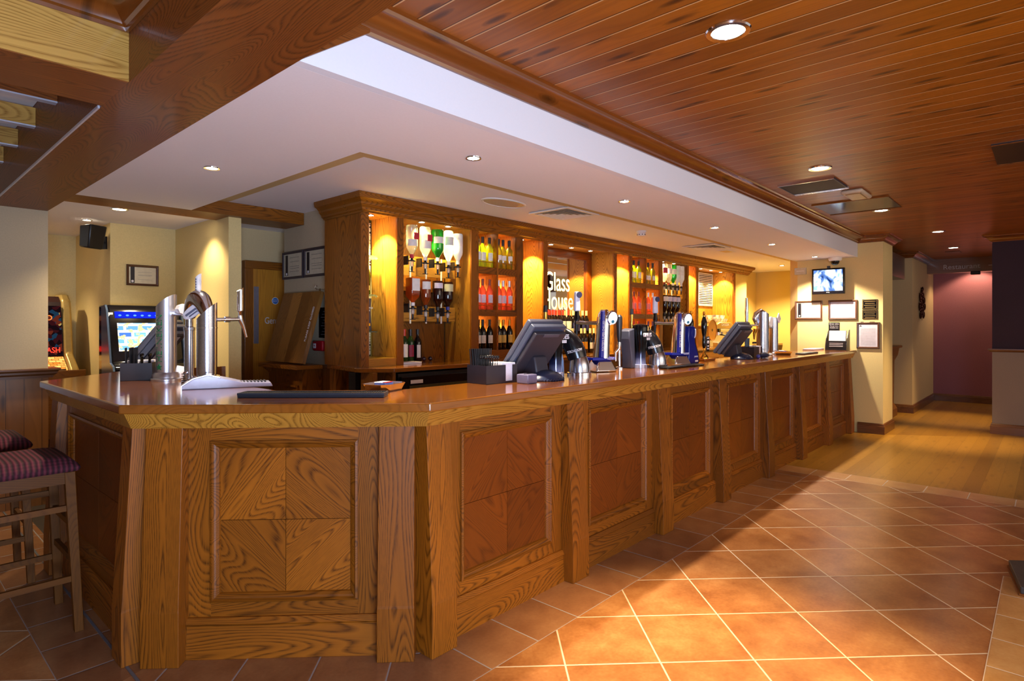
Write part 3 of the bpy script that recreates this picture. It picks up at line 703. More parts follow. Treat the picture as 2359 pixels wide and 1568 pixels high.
# ================================================================ CEILING FITTINGS
HAL = (1.0, 0.84, 0.62)
sof = [(1.448, 3.762), (2.36, 2.436), (3.962, 2.43), (5.613, 2.43), (7.212, 2.43), (8.911, 2.43)]
whr = ['over the left leg of the bar', 'nearest the angled corner of the bar', 'over the bar beyond the nearest till', 'over the bar beside the far till',
       'over the far tap towers', 'in front of the wall monitor']
for i, (x, y) in enumerate(sof):
    downlight(x, y, Z1 - 0.0005, 0.047, 'small halogen downlight in the white soffit ' + whr[i], 'white soffit downlights', [70, 150, 150, 90, 100, 150][i], HAL, cone=[100, 88, 84, 72, 76, 125][i], blend=[0.6, 0.75, 0.8, 0.8, 0.8, 0.4][i], gs=26.0)
downlight(11.04, 3.55, Z2 - 0.0005, 0.05, 'small recessed downlight in the raised ceiling by the yellow wall', 'white soffit downlights', 190, (1.0, 0.78, 0.40), cone=140, blend=0.5, gs=26.0)
for i, (x, y) in enumerate([(1.489, 5.80), (1.98, 5.675), (1.44, 6.62), (0.85, 7.5)]):
    downlight(x, y, 2.4595, 0.07 if i == 0 else 0.045, ['round recessed downlight glowing just behind the alcove beam', 'recessed alcove downlight beside the doorway corner', 'recessed alcove downlight above the wall speaker', 'recessed alcove downlight above the fruit machine'][i], 'gaming alcove downlights', (50, 30, 20, 50)[i], (1.0, 0.78, 0.46), cone=112, blend=0.75, gs=26.0)
wdl = [(2.47, 1.011, 0.093), (5.10, 1.353, 0.085), (7.40, 1.359, 0.085), (9.575, 1.111, 0.085), (11.706, 1.161, 0.085)]
for i, (x, y, r) in enumerate(wdl):
    downlight(x, y, ZW - 0.0005, r, 'chrome rimmed downlight in the pine ceiling, ' + ['nearest and largest', 'second from the camera beside the dark grille', 'third, beside the glossy hatch', 'fourth, at the corridor mouth', 'farthest, inside the corridor'][i],
              'pine ceiling downlights', [520, 60, 90, 300, 220][i], (1.0, 0.70, 0.32), cone=[52, 62, 56, 52, 50][i], blend=0.9, gs=18.0, src=0.06)
downlight(3.1, -0.9, ZW - 0.0005, 0.09, 'chrome rimmed downlight in the pine ceiling above the pale hearth tiles', 'pine ceiling downlights', 110, (1.0, 0.74, 0.42), cone=75, blend=0.8, gs=18.0, src=0.06)

downlight(14.1, 1.05, ZW - 0.0005, 0.07, 'downlight at the end of the corridor close to the plum wall', 'pine ceiling downlights', 30, (1.0, 0.66, 0.38), cone=120, blend=0.4)

def diffuser(x0, x1, y0, y1, z, label):
    t = thing('air_diffuser', label, 'air vent', ((x0 + x1) / 2, (y0 + y1) / 2, z), group='square ceiling air diffusers')
    a, b = (x1 - x0) / 2, (y1 - y0) / 2
    def ring(mb, o, w, z0, z1):
        for p in ((-a + o, a - o, -b + o, -b + o + w), (-a + o, a - o, b - o - w, b - o), (-a + o, -a + o + w, -b + o + w, b - o - w), (a - o - w, a - o, -b + o + w, b - o - w)): mb.box(*p, z0, z1)
        return mb
    ring(MB(), 0, 0.035, -0.010, 0).build('outer_frame', white, t, smooth=0)
    for k in range(4):
        o = 0.045 + k * 0.045
        vs = []
        for (sx, sy) in ((-1, -1), (1, -1), (1, 1), (-1, 1)):
            for oo, zz in ((o, -0.014), (o + 0.004, -0.014), (o + 0.034, -0.002), (o + 0.030, -0.002)): vs.append((sx * (a - oo), sy * (b - oo), zz))
        fs = [(c * 4 + i, c * 4 + (i + 1) % 4, ((c + 1) % 4) * 4 + (i + 1) % 4, ((c + 1) % 4) * 4 + i) for c in range(4) for i in range(4)]
        MB().mesh(vs, fs).build('cone_blade', white, t, smooth=0)
    MB().box(-a + .03, a - .03, -b + .03, b - .03, -0.001, 0).build('duct_backing', plain('duct_grey', '#a89c8c', 0.6), t, smooth=0)
diffuser(4.27, 4.77, 3.20, 3.66, Z2 - 0.007, 'square white air diffuser in the raised ceiling, nearer of two')
diffuser(7.48, 7.98, 3.23, 3.69, Z2 - 0.007, 'square white air diffuser in the raised ceiling, farther of two')
ov = thing('ceiling_speaker', 'oval silvery grille in the raised ceiling left of the air diffuser', 'speaker', (3.79, 3.53, Z2))
MB().lathe([(0.25, 0), (0.25, -0.006), (0.235, -0.010), (0.225, -0.004)], (0, 0, 0), 40, sy=0.52).build('rim', white, ov)
MB().lathe([(0, -0.006), (0.226, -0.006), (0.226, -0.001), (0, -0.001)], (0, 0, 0), 40, sy=0.52).build('mesh', plain('silver_mesh', '#b5aa98', 0.4, 0.1, 0.4, 160), ov)
ph = thing('access_hatch', 'small cream square hatch in the raised ceiling beyond the diffuser', 'hatch', (8.385, 3.46, Z2))
MB().box(-0.145, 0.145, -0.08, 0.08, -0.008, 0).build('hatch_frame', white, ph, smooth=0, bevel=0.003)
MB().box(-0.11, 0.11, -0.055, 0.055, -0.010, -0.008).build('hatch_door', w_cream, ph, smooth=0)
sd = thing('smoke_detector', 'small white domed smoke detector on the raised ceiling', 'smoke detector', (5.97, 3.44, Z2))
MB().lathe([(0.055, 0), (0.055, -0.02), (0.047, -0.025), (0.042, -0.055), (0.03, -0.062), (0, -0.062)], (0, 0, 0), 28).build('housing', white, sd)
m = MB()
for k in range(8):
    a = k * PI / 4; m.ball((0.0445 * math.cos(a), 0.0445 * math.sin(a), -0.042), 0.006, 8, 5)
m.build('sensor_slots', blackp, sd)
cc_ = thing('security_camera', 'white dome security camera with smoked lens above the wall monitor', 'security camera', (9.22, 2.25, Z1))
MB().lathe([(0.085, 0), (0.085, -0.03), (0.075, -0.045), (0.055, -0.05), (0, -0.05)], (0, 0, 0), 32).build('housing', white, cc_)
MB().lathe([(0.055, -0.05), (0.053, -0.07), (0.04, -0.092), (0.02, -0.103), (0, -0.105)], (0, 0, 0), 28).build('dome', blackg, cc_)
# pine ceiling fittings
t = thing('heater_grille', 'dark rectangular grille with a bright raised edge in the pine ceiling', 'grille', (5.71, 1.57, ZW))
MB().box(-0.235, 0.205, -0.215, 0.215, -0.012, 0).build('mesh_panel', plain('dark_mesh', '#2b2420', 0.6, 0.2, 0.3, 200), t, smooth=0)
MB().box(0.205, 0.26, -0.225, 0.225, -0.016, 0).build('end_strip', plain('bright_strip', '#d9def0', 0.2, 0.6), t, smooth=0)
MB().box(-0.245, -0.235, -0.225, 0.225, -0.018, 0).build('end_rail', chrome, t, smooth=0)
for q in ((-0.235, 0.205, 0.215, 0.225), (-0.235, 0.205, -0.225, -0.215)): MB().box(*q, -0.016, 0).build('side_rail', greyd, t, smooth=0)
t = thing('emergency_light', 'pale rounded emergency light fitting in the pine ceiling', 'emergency light', (6.27, 1.35, ZW))
MB().box(-0.20, 0.20, -0.09, 0.09, -0.035, 0).build('body', plain('cream_plastic', '#cbb9a0', 0.45), t, bevel=0.02, smooth=30)
MB().box(-0.15, 0.15, -0.06, 0.06, -0.042, -0.033).build('diffuser_lens', plain('amber_lens', '#a07a4a', 0.3), t, bevel=0.003)
t = thing('access_hatch', 'glossy brown hatch set into the pine ceiling beside the third downlight', 'hatch', (6.95, 1.49, ZW))
MB().box(-0.34, 0.34, -0.33, 0.33, -0.008, 0).build('hatch_door', plain('glossy_hatch', '#4c3a35', 0.12, 0, 0.03), t, smooth=0)
for q in ((-0.36, -0.34, -0.34, 0.34), (0.34, 0.36, -0.34, 0.34)): MB().box(*q, -0.014, 0).build('frame_rail', W('bar', 'y'), t, smooth=0)
t = thing('access_hatch', 'dark brown square panel in the pine ceiling at the right edge', 'hatch', (5.55, -0.05, ZW))
MB().box(-0.33, 0.34, -0.36, 0.36, -0.010, 0).build('hatch_door', plain('dark_brown_panel', '#2b1510', 0.4), t, smooth=0)
for q in ((-0.33, -0.315, -0.36, 0.36), (0.325, 0.34, -0.36, 0.36)): MB().box(*q, -0.014, -0.010).build('frame_rail', W('bar', 'y'), t, smooth=0)
t = tag(MB().box(12.25, 12.55, 1.13, 1.33, ZW - 0.01, ZW).build('access_hatch', plain('faded_plate', '#6a4330', 0.4), smooth=0, bevel=0.003), 'small faint square plate beside the farthest corridor downlight', 'hatch')
t = thing('ceiling_sensor', 'small black box sensor hanging under the corridor header beam', 'sensor', (13.55, 1.02, 2.46))
MB().box(-0.05, 0.05, -0.07, 0.07, -0.06, 0.0).build('housing', blackp, t, bevel=0.012, smooth=30)
MB().box(-0.056, -0.05, -0.05, 0.05, -0.045, -0.02).build('window', blackg, t, smooth=0)

# ================================================================ WALL THINGS ON THE END PIER (plane x = 9.4)
def frame_x(name, label, cat, y0, y1, z0, z1, X, fw, mat, inner, group=None, sgn=-1, depth=0.022):
    """picture frame on a wall facing -X; y0 > y1 as seen left to right"""
    ya, yb = min(y0, y1), max(y0, y1)
    t = thing(name, label, cat, (X, (ya + yb) / 2, z0), group=group)
    h = z1 - z0; w = (yb - ya) / 2; d = depth
    vs = []
    prof = [(0, 0), (0, -d * .8), (fw * .3, -d), (fw * .8, -d * .8), (fw, -d * .5), (fw, 0)]
    n = len(prof)
    for (sy, cz, sz) in ((-1, 0, 1), (1, 0, 1), (1, h, -1), (-1, h, -1)):
        for o, x in prof: vs.append((x, sy * (w - o), cz + sz * o))
    fs = [(k * n + i, k * n + (i + 1) % n, ((k + 1) % 4) * n + (i + 1) % n, ((k + 1) % 4) * n + i) for k in range(4) for i in range(n)]
    MB().mesh(vs, fs).build('frame', mat, t, smooth=0)
    MB().box(-d * .45, 0, -w + fw * .9, w - fw * .9, fw * .9, h - fw * .9).build('backing', inner, t, smooth=0)
    return t, w, h
fbrown = wood('picture_frame_wood', '#33190f', '#5e3a26', 'y', rings=10, line=0.4)
ink = plain('printed_ink', '#4b4a52', 0.8); inkl = plain('printed_ink_light', '#8d8a90', 0.8)
def lines(t, X, y0, y1, zs, mat=inkl, th=0.0025):
    for z in zs: MB().box(X - 0.0006, X, min(y0, y1), max(y0, y1), z, z + th).build('print_line', mat, t, smooth=0)
cert_paper = plain('certificate_paper', '#e4dcc4', 0.25); lilac = plain('lilac_paper', '#d9d2e2', 0.3)
t, w, h = frame_x('framed_certificate', 'brown framed certificate with a dark ornamental band, left of the pair below the monitor', 'certificate', 2.832, 2.459, 1.57, 1.843, 9.4, 0.026, fbrown, cert_paper)
MB().box(-0.0115, -0.010, 0.10, 0.145, 0.035, 0.24).build('ornament_band', plain('band_dark', '#1b1722', 0.5), t, smooth=0)
MB().ball((-0.012, 0.122, 0.055), 0.012, 12, 6, (0.1, 1, 1)).build('seal', paper, t)
lines(t, -0.0105, 0.06, -0.10, (0.205, 0.165, 0.12, 0.10, 0.07))
t, w, h = frame_x('framed_certificate', 'brown framed pale licence sheet, right of the pair below the monitor', 'certificate', 2.379, 2.012, 1.567, 1.843, 9.4, 0.026, fbrown, lilac)
lines(t, -0.0105, 0.08, -0.10, [0.225] + [0.05 + 0.015 * k for k in range(9)])
t, w, h = frame_x('framed_notice', 'tall brown framed letter on lilac paper beside the end of the bar', 'notice', 2.020, 1.741, 1.163, 1.528, 9.4, 0.028, fbrown, lilac)
MB().prism([(0.075, 0.305), (0.105, 0.305), (0.09, 0.33)], -0.0112, -0.0102, 'yz').build('crest', ink, t, smooth=0)
lines(t, -0.0105, 0.09, -0.09, [0.05 + 0.016 * k for k in range(15)])
MB().box(-0.02, 0, 0.055, 0.09, 0.362, 0.372).build('hanger', fbrown, t, smooth=0); MB().box(-0.02, 0, -0.08, -0.02, 0.362, 0.372).build('hanger', fbrown, t, smooth=0)
gold = plain('gold_paint', '#b99b62', 0.35, 0.5)
for z0, z1, lab, tx in ((1.708, 1.851, 'upper of two small black plaques with gold lettering', ('LICENSED', 'TO SELL', 'INTOXICATING', 'LIQUORS')), (1.573, 1.705, 'lower of two small black plaques with gold lettering', ('NOTICE', 'ON OR OFF', 'PREMISES', 'SALES'))):
    t = thing('licence_plaque', lab, 'plaque', (9.4, 1.86, z0), group='black plaques')
    hh = z1 - z0 - 0.008
    MB().box(-0.01, 0, -0.092, 0.092, 0, hh).build('plate', blackg, t, smooth=0, bevel=0.002)
    for q in ((-0.084, 0.084, 0.008, 0.011), (-0.084, 0.084, hh - 0.011, hh - 0.008), (-0.084, -0.081, 0.011, hh - 0.011), (0.081, 0.084, 0.011, hh - 0.011)): MB().box(-0.0108, -0.0100, *q).build('gold_line', gold, t, smooth=0)
    for k in range(4):
        MB().box(-0.0108, -0.0100, -0.07 + 0.012 * (k % 2), 0.07 - 0.012 * (k % 2), hh - 0.032 - k * 0.026, hh - 0.026 - k * 0.026).build('gold_lettering', gold, t, smooth=0)
t = thing('sensor_box', 'white plastic box high on the pier left of the monitor', 'electrical box', (9.42, 2.756, 2.235))
MB().box(-0.045, 0.0, -0.082, 0.082, 0, 0.10).build('box', plain('offwhite_box', '#c9bda8', 0.5), t, smooth=0, bevel=0.004)
MB().box(-0.047, -0.045, -0.055, 0.05, 0.045, 0.055).build('marking', white, t, smooth=0)
# monitor
t = thing('wall_monitor', 'small flat screen showing a bright security picture, on a bracket on the pier', 'monitor', (9.30, 2.355, 1.93))
MB().box(-0.03, 0.02, -0.21, 0.21, 0, 0.365).build('casing', blackg, t, smooth=30, bevel=0.006)
scm = NT('cctv_picture'); tc = scm.n('TexCoord').outputs['Object']
v = scm.n('VectorMath', {0: tc, 1: (1, 9, 7)}, operation='MULTIPLY').outputs[0]
nz = scm.n('TexNoise', {'Vector': v, 'Scale': 1.0, 'Detail': 3.0, 'Distortion': 0.6}).outputs[0]
cl = scm.ramp(nz, [(0.30, C('#142a5e')), (0.42, C('#5b7fc4')), (0.50, C('#c9dcf2')), (0.56, C('#ffffff')), (0.68, C('#8fd6cf'))])
em = scm.n('Emission', {0: cl, 1: 1.25}); scm.t.links.new(em.outputs[0], scm.out.inputs[0])
MB().box(-0.0315, -0.030, -0.188, 0.188, 0.042, 0.342).build('screen', scm.m, t, smooth=0)
text('Hanns G', 0.012, white, t, (-0.0315, 0, 0.022), (0, -1, 0), (0, 0, 1), name='maker_lettering')
MB().box(0.02, 0.098, -0.05, 0.05, 0.12, 0.24).box(0.0, 0.02, -0.02, 0.02, 0.36, 0.40).build('bracket', greyd, t, smooth=0)

# ================================================================ RETURN WALL (x = 2.87) AND FLAP
fdark = plain('dark_frame', '#3a3036', 0.4)
for i, (ya, yb, lab) in enumerate(((5.671, 5.268, 'dark framed certificate on the return wall, left of two'), (5.25, 4.864, 'dark framed certificate on the return wall, right one beside the display unit'))):
    t, w, h = frame_x('framed_certificate', lab, 'certificate', ya, yb, 1.936, 2.204, 2.87, 0.024, fdark, plain('cert_paper_grey', '#c4bca8', 0.2), group='certificates on the return wall')
    MB().box(-0.0118, -0.010, 0.10, 0.145, 0.035, 0.235).build('ornament_band', plain('band_dark', '#1b1722', 0.5), t, smooth=0)
    MB().ball((-0.012, 0.122, 0.05), 0.014, 12, 6, (0.1, 1, 1)).build('seal', paper, t)
    lines(t, -0.0105, 0.06, -0.12, (0.205, 0.165, 0.12, 0.10, 0.07), ink)
t = thing('notice_board', 'black glossy notice sheet partly hidden by the display unit side', 'notice', (2.87, 4.87, 1.37))
MB().box(-0.006, 0, -0.11, 0.124, 0, 0.276).build('sheet', blackg, t, smooth=0)
for k in range(9): MB().box(-0.0066, -0.006, -0.08, 0.09 - 0.02 * (k % 3), 0.03 + k * 0.026, 0.033 + k * 0.026).build('print_line', inkl, t, smooth=0)
t = thing('fire_alarm_call_point', 'red fire alarm call point on the return wall with a white window', 'fire alarm', (2.87, 4.96, 1.25))
MB().box(-0.045, 0, -0.09, 0.082, 0, 0.092).build('housing', redp, t, bevel=0.012, smooth=30)
MB().box(-0.047, -0.044, 0.02, 0.062, 0.025, 0.068).build('glass_window', paper, t, smooth=0)
text('FIRE', 0.014, redp, t, (-0.0475, 0.041, 0.047), (0, -1, 0), (0, 0, 1))
# raised bar flap leaning on the wall
t = thing('bar_flap', 'raised wooden bar flap leaning back against the wall under the certificates', 'bar flap', (2.62, 5.20, 1.15))
def fl(s, w):     # s along the slope, offsets in y
    return (0.185 * s / 0.665, w, 0.64 * s / 0.665)
tk = Vector((0.64, 0, -0.185)).normalized() * 0.035
for k, (w0, w1) in enumerate(((-0.345, -0.18), (-0.18, -0.02), (-0.02, 0.15), (0.15, 0.345))):
    a, b, c, d = Vector(fl(0, w0)), Vector(fl(0.665, w0)), Vector(fl(0.665, w1)), Vector(fl(0, w1))
    MB().hexa([a, d, c, b, a + tk, d + tk, c + tk, b + tk]).build('flap_board', wood('flap_oak_%d' % (k % 3), '#5c3816', ('#9c6a32', '#8a5a28', '#ad7a3a')[k % 3], 'z', rings=30, line=0.6), t, smooth=0)
text('PLEASE KEEP CLOSED', 0.034, paper, t, tuple(Vector(fl(0.36, -0.30)) + Vector((-0.003, 0, 0))), (0.185, 0, 0.64), (-0.0, 1, 0), name='sticker', ext=0.0005)
t = thing('hatch_bracket', 'wooden counter stub and moulded panel that carries the raised flap', 'counter', (2.70, 5.2, 0))
MB().box(-0.14, 0.115, -0.36, 0.36, 1.095, 1.13).build('worktop', W('back', 'y'), t, smooth=0, bevel=0.004)
MB().box(-0.05, 0.14, -0.30, 0.33, 0, 1.095).build('front_panel', W('back', 'z'), t, smooth=0)
m = MB()
for q in ((-0.24, 0.27, 0.93, 0.95), (-0.24, 0.27, 0.2, 0.22), (-0.24, -0.22, 0.22, 0.93), (0.25, 0.27, 0.22, 0.93)): MB().box(-0.065, -0.05, *q).build('panel_moulding', W('bar', 'z'), t, smooth=0)
MB().prism([(-0.12, 1.095), (0.0, 1.095), (0.0, 0.9), (-0.02, 0.98), (-0.06, 1.05)], 0.28, 0.33, 'xz').build('corbel', W('back', 'z'), t, smooth=0)
t = thing('flap_hook', 'chrome hook and eye holding the raised flap to the wall', 'hook', (2.87, 4.98, 1.81))
MB().tube([(0, 0, 0), (-0.04, 0, 0.005), (-0.055, 0.0, 0.02), (-0.045, 0, 0.04), (-0.03, 0, 0.03)], 0.004, 8).build('hook', chrome, t)
MB().tube([(-0.02, 0.0, 0.0), (-0.02, -0.12, 0.0), (-0.03, -0.125, -0.03)], 0.003, 8).build('stay', chrome, t)
MB().lathe([(0, 0), (0.014, 0), (0.014, 0.004), (0, 0.004)], (0, 0, 0), 16, Matrix.Rotation(-PI / 2, 3, 'Y')).build('wall_plate', chrome, t)

# door to the gents
d = struct(MB().box(2.68, 3.50, 5.955, 5.995, 0, 2.053).build('door_1', wood('door_oak', '#7c4710', '#c8862a', 'z', rings=26, line=0.5, s=0.8), smooth=0))
for nm, q in (('door_frame_jamb', (2.595, 2.68, 5.93, 5.999, 0, 2.053)), ('door_frame_head', (2.595, 3.58, 5.93, 5.999, 2.053, 2.131))):
    MB().box(*q).build(nm, W('back', 'z' if 'jamb' in nm else 'x'), d, smooth=0, bevel=0.003)
MB().box(2.695, 2.745, 5.951, 5.955, 1.30, 1.875).build('push_plate', plain('satin_plate', '#9a97a8', 0.35, 0.7), d, smooth=0)
text('Gents', 0.095, plain('sign_white', '#cfcbd6', 0.5), d, (2.806, 5.953, 1.53), (1, 0, 0), (0, 0, 1), ext=0.002, align='LEFT', xs=0.75)
t = tag(MB().lathe([(0, 0), (0.036, 0), (0.036, 0.003), (0, 0.003)], (2.918, 5.954, 1.737), 28, Matrix.Rotation(PI / 2, 3, 'X')).build('fire_door_disc', plain('sign_blue', '#1d5fae', 0.4)), 'round blue fire door sticker on the door to the toilets', 'sticker')
MB().lathe([(0.036, 0), (0.036, 0.004), (0.032, 0.004), (0.032, 0)], (2.918, 5.954, 1.737), 28, Matrix.Rotation(PI / 2, 3, 'X')).build('white_rim', paper, t)
text('FIRE DOOR', 0.011, paper, t, (2.918, 5.9505, 1.745), (1, 0, 0), (0, 0, 1)); text('KEEP SHUT', 0.011, paper, t, (2.918, 5.9505, 1.728), (1, 0, 0), (0, 0, 1))

# alcove certificate, speaker
def frame_y(name, label, cat, x0, x1, z0, z1, Y, fw, mat, inner):
    t = thing(name, label, cat, ((x0 + x1) / 2, Y, z0)); w = (x1 - x0) / 2; h = z1 - z0; d = 0.022; vs = []
    prof = [(0, 0), (0, -d * .8), (fw * .3, -d), (fw * .8, -d * .8), (fw, -d * .5), (fw, 0)]; n = len(prof)
    for (sx, cz, sz) in ((-1, 0, 1), (1, 0, 1), (1, h, -1), (-1, h, -1)):
        for o, y in prof: vs.append((sx * (w - o), y, cz + sz * o))
    fs = [(k * n + i, k * n + (i + 1) % n, ((k + 1) % 4) * n + (i + 1) % n, ((k + 1) % 4) * n + i) for k in range(4) for i in range(n)]
    MB().mesh(vs, fs).build('frame', mat, t, smooth=0)
    MB().box(-w + fw * .9, w - fw * .9, -d * .45, 0, fw * .9, h - fw * .9).build('backing', inner, t, smooth=0)
    return t
t = frame_y('framed_certificate', 'brown framed certificate on the alcove wall above the quiz machine', 'certificate', 1.762, 2.04, 1.873, 2.075, 6.64, 0.022, fbrown, plain('cert_paper_alcove', '#d8cfb8', 0.3))
MB().box(-0.105, -0.07, -0.0112, -0.010, 0.025, 0.18).build('ornament_band', plain('band_dark', '#1b1722', 0.5), t, smooth=0)
MB().ball((-0.088, -0.011, 0.042), 0.012, 12, 6, (1, 0.1, 1)).build('seal', paper, t)
for z in (0.13, 0.105, 0.098, 0.06): MB().box(-0.04, 0.08, -0.0108, -0.0102, z, z + 0.002).build('print_line', inkl, t, smooth=0)
t = thing('wall_speaker', 'black angled loudspeaker on a bracket in the alcove corner', 'speaker', (1.47, 6.62, 2.19), 0.5)
MB().hexa([(-0.075, -0.06, 0), (0.075, -0.06, 0.0), (0.06, 0.07, 0.02), (-0.06, 0.07, 0.02), (-0.09, -0.10, 0.22), (0.09, -0.10, 0.22), (0.07, 0.05, 0.22), (-0.07, 0.05, 0.22)]).build('cabinet', blackp, t, bevel=0.015, smooth=30)
MB().tube([(0.03, 0.04, 0.10), (0.10, 0.06, 0.09), (0.15, 0.02, 0.08)], 0.008, 8).build('bracket_arm', blackp, t)
MB().box(0.14, 0.155, -0.02, 0.06, 0.02, 0.14).build('wall_plate', blackp, t, smooth=0)
MB().tube([(0.05, 0.05, 0.18), (0.09, 0.07, 0.16), (0.14, 0.04, 0.13)], 0.003, 6).build('cable', blackp, t)

# corridor art
t = thing('wall_sculpture', 'dark metal cluster of rings and petals on the corridor pier', 'wall art', (12.95, 1.75, 1.66))
am = plain('aged_metal', '#3a2114', 0.35, 0.8)
rr = random.Random(3)
for k, (dx, dz, r) in enumerate([(-0.1, 0.42, .05), (-0.25, 0.33, .07), (0.02, 0.36, .06), (-0.15, 0.24, .08), (0.15, 0.28, .06), (-0.3, 0.16, .07), (0.0, 0.13, .08), (0.2, 0.17, .06), (-0.12, 0.05, .07), (0.1, 0.02, .06), (0.0, 0.48, .035), (-0.22, 0.0, .05)]):
    MB().tube([(dx + r * math.cos(a * PI / 8) * 1.4, -0.02, dz + r * math.sin(a * PI / 8)) for a in range(17)], 0.010, 8).ball((dx, -0.02, dz), r * 0.5, 10, 6, (1, 0.3, 1)).build('metal_ring', am, t)
m = MB(); m.tube([(-0.25, -0.01, 0.0), (0.1, -0.01, 0.3), (-0.1, -0.01, 0.5)], 0.006, 8); m.build('stem', am, t)

# slate hearth at the right edge
t = thing('slate_hearth', 'dark grey slate slab with a timber edge at the right border of the picture', 'hearth', (4.7, -0.4, 0))
MB().prism([(-0.41, 0.528), (0.035, 0.597), (0.50, 0.0), (0.50, -1.0), (-0.41, -1.0)], 0.012, 0.05).build('slab', plain('slate', '#413c3a', 0.45, 0, 0.2, 12), t, smooth=0, bevel=0.004)
MB().prism([(-0.42, 0.534), (0.04, 0.606), (0.51, 0.004), (0.51, -1.0), (-0.42, -1.0)], 0.0, 0.014).build('timber_edge', W('bar', 'x'), t, smooth=0)
# ================================================================ ON THE BAR TOP (z = 1.14)
ZC = 1.1405
def slant_cyl(mb, c, r, z0, zlo, zhi, ang, seg=32):
    """cylinder with a sloping cut; ang is the direction of the high side"""
    vs = []; n = seg
    for k in range(n):
        a = 2 * PI * k / n; vs.append((c[0] + r * math.cos(a), c[1] + r * math.sin(a), z0))
    for k in range(n):
        a = 2 * PI * k / n; t = (1 + math.cos(a - ang)) / 2; vs.append((c[0] + r * math.cos(a), c[1] + r * math.sin(a), zlo + (zhi - zlo) * t))
    return mb.mesh(vs, [tuple(range(n))[::-1], tuple(range(n, 2 * n))] + [(k, (k + 1) % n, n + (k + 1) % n, n + k) for k in range(n)])
def curved_text(s, size, mat, par, c, r, ang0, z, vertical=True, name='lettering', pitch=None):
    """letters stacked up a column, reading upwards, each bent to the column"""
    z0 = z; pitch = pitch or size * 0.62
    for i, ch in enumerate(s):
        a = ang0
        n = Vector((math.cos(a), math.sin(a), 0)); rt = Vector((0, 0, 1)); up = n.cross(rt) * -1
        o = text(ch, size, mat, par, (c[0] + n.x * r, c[1] + n.y * r, z0 + i * pitch), tuple(rt), tuple(-n.cross(rt) * -1 if False else rt.cross(n) * -1), name=name, ext=0.0008)
        me = o.data
        for v in me.vertices:           # wrap round the column
            d = Vector((v.co.x - c[0], v.co.y - c[1])); t = Vector((-n.y, n.x)); q = d.dot(t); rad = d.dot(Vector((n.x, n.y)))
            b = a + q / r; v.co.x = c[0] + rad * math.cos(b); v.co.y = c[1] + rad * math.sin(b)
satin = plain('satin_aluminium', '#cfcfda', 0.32, 0.9, 0.02)
frost = plain('frosted_steel', '#c6c8d6', 0.22, 1.0, 0.25, 260)
green = plain('sign_green', '#1f7a4a', 0.5)
clearp = glassy('clear_acrylic', '#f3f3f8', 0.35, 0.5, 0.05)
lens = emit('font_badge_glow', '#dfeeff', 1.1)
A0 = math.atan2(-0.75, -0.66)       # towards the viewer's side of the bar corner

# 1 silver column with green lettering
t = thing('beer_font', 'tall silver column beer font with slanted top and green lettering', 'beer tap', (1.30, 4.08, ZC))
MB().lathe([(0.088, 0), (0.088, 0.012), (0.078, 0.018), (0.076, 0.04), (0.066, 0.052), (0, 0.052)], (0, 0, 0), 36).build('base_ring', satin, t)
slant_cyl(MB(), (0, 0), 0.057, 0.045, 0.445, 0.535, math.atan2(-0.74, 0.67), 40).build('column', satin, t)
MB().lathe([(0.075, 0.0), (0.073, 0.03), (0.06, 0.06), (0.035, 0.08), (0, 0.088)], (0.075, 0.03, 0), 24).build('rear_cover', plain('pearl_cover', '#dcd8ea', 0.35), t)
curved_text('HEINEKEN', 0.060, green, t, (0, 0), 0.0580, PI * 1.17, 0.135, pitch=0.036)
st = []
for k in range(10):
    r = 0.022 if k % 2 == 0 else 0.0092
    st.append((r * math.cos(PI / 2 + k * PI / 5), 0.085 + r * math.sin(PI / 2 + k * PI / 5)))
MB(Matrix.Rotation(PI * 0.17, 4, 'Z')).prism([(p[0], p[1]) for p in st], -0.0605, -0.056, 'yz').build('star', green, t, smooth=0)
MB().tube([(0.035, -0.045, 0.42), (0.05, -0.14, 0.42)], 0.022, 20).build('cross_arm', chrome, t)
MB().lathe([(0, -0.03), (0.032, -0.03), (0.034, 0), (0.032, 0.03), (0, 0.03)], (0.045, -0.135, 0.44), 8, Matrix.Rotation(PI / 2, 3, 'X')).build('arm_knob', plain('white_knob', '#f0eef4', 0.3), t)
# 2 twin chrome font
t = thing('beer_font', 'large frosted chrome twin column beer font with arched top nearest the camera', 'beer tap', (1.36, 3.68, ZC))
MB().lathe([(0.043, 0), (0.043, 0.01), (0.034, 0.016), (0.036, 0.03), (0.028, 0.05), (0.028, 0.31), (0.031, 0.312), (0.031, 0.33), (0.021, 0.335), (0.021, 0.45)], (-0.015, 0.15, 0), 28).build('slim_post', frost, t)
slant_cyl(MB(), (0.01, -0.05), 0.054, 0.02, 0.375, 0.475, math.atan2(-0.5, 0.86), 40).build('main_column', frost, t)
MB().lathe([(0.056, 0.325), (0.0565, 0.325), (0.0565, 0.33), (0.056, 0.33)], (0.01, -0.05, 0), 36).build('column_band', chrome, t)
arch = [(-0.015 + 0.03 * u, 0.15 - 0.20 * u, 0.40 + 0.095 * math.sin(PI * min(1, u * 1.0))) for u in [k / 14 for k in range(15)]]
MB().tube(arch, [0.034 + 0.022 * math.sin(PI * k / 14) for k in range(15)], 28).build('arched_head', chrome, t)
Mx = Matrix.Translation((-0.035, 0.025, 0.425)) @ Matrix.Rotation(math.radians(-52), 4, 'Z') @ Matrix.Rotation(math.radians(-35), 4, 'Y') @ Matrix.Rotation(PI / 2, 4, 'X')
MB(Mx).lathe([(0, 0), (0.072, 0), (0.072, 0.006), (0.066, 0.010), (0, 0.012)], (0, 0, 0), 32, sy=0.45).build('badge_lens', plain('badge_white', '#f2f0fa', 0.15), t)
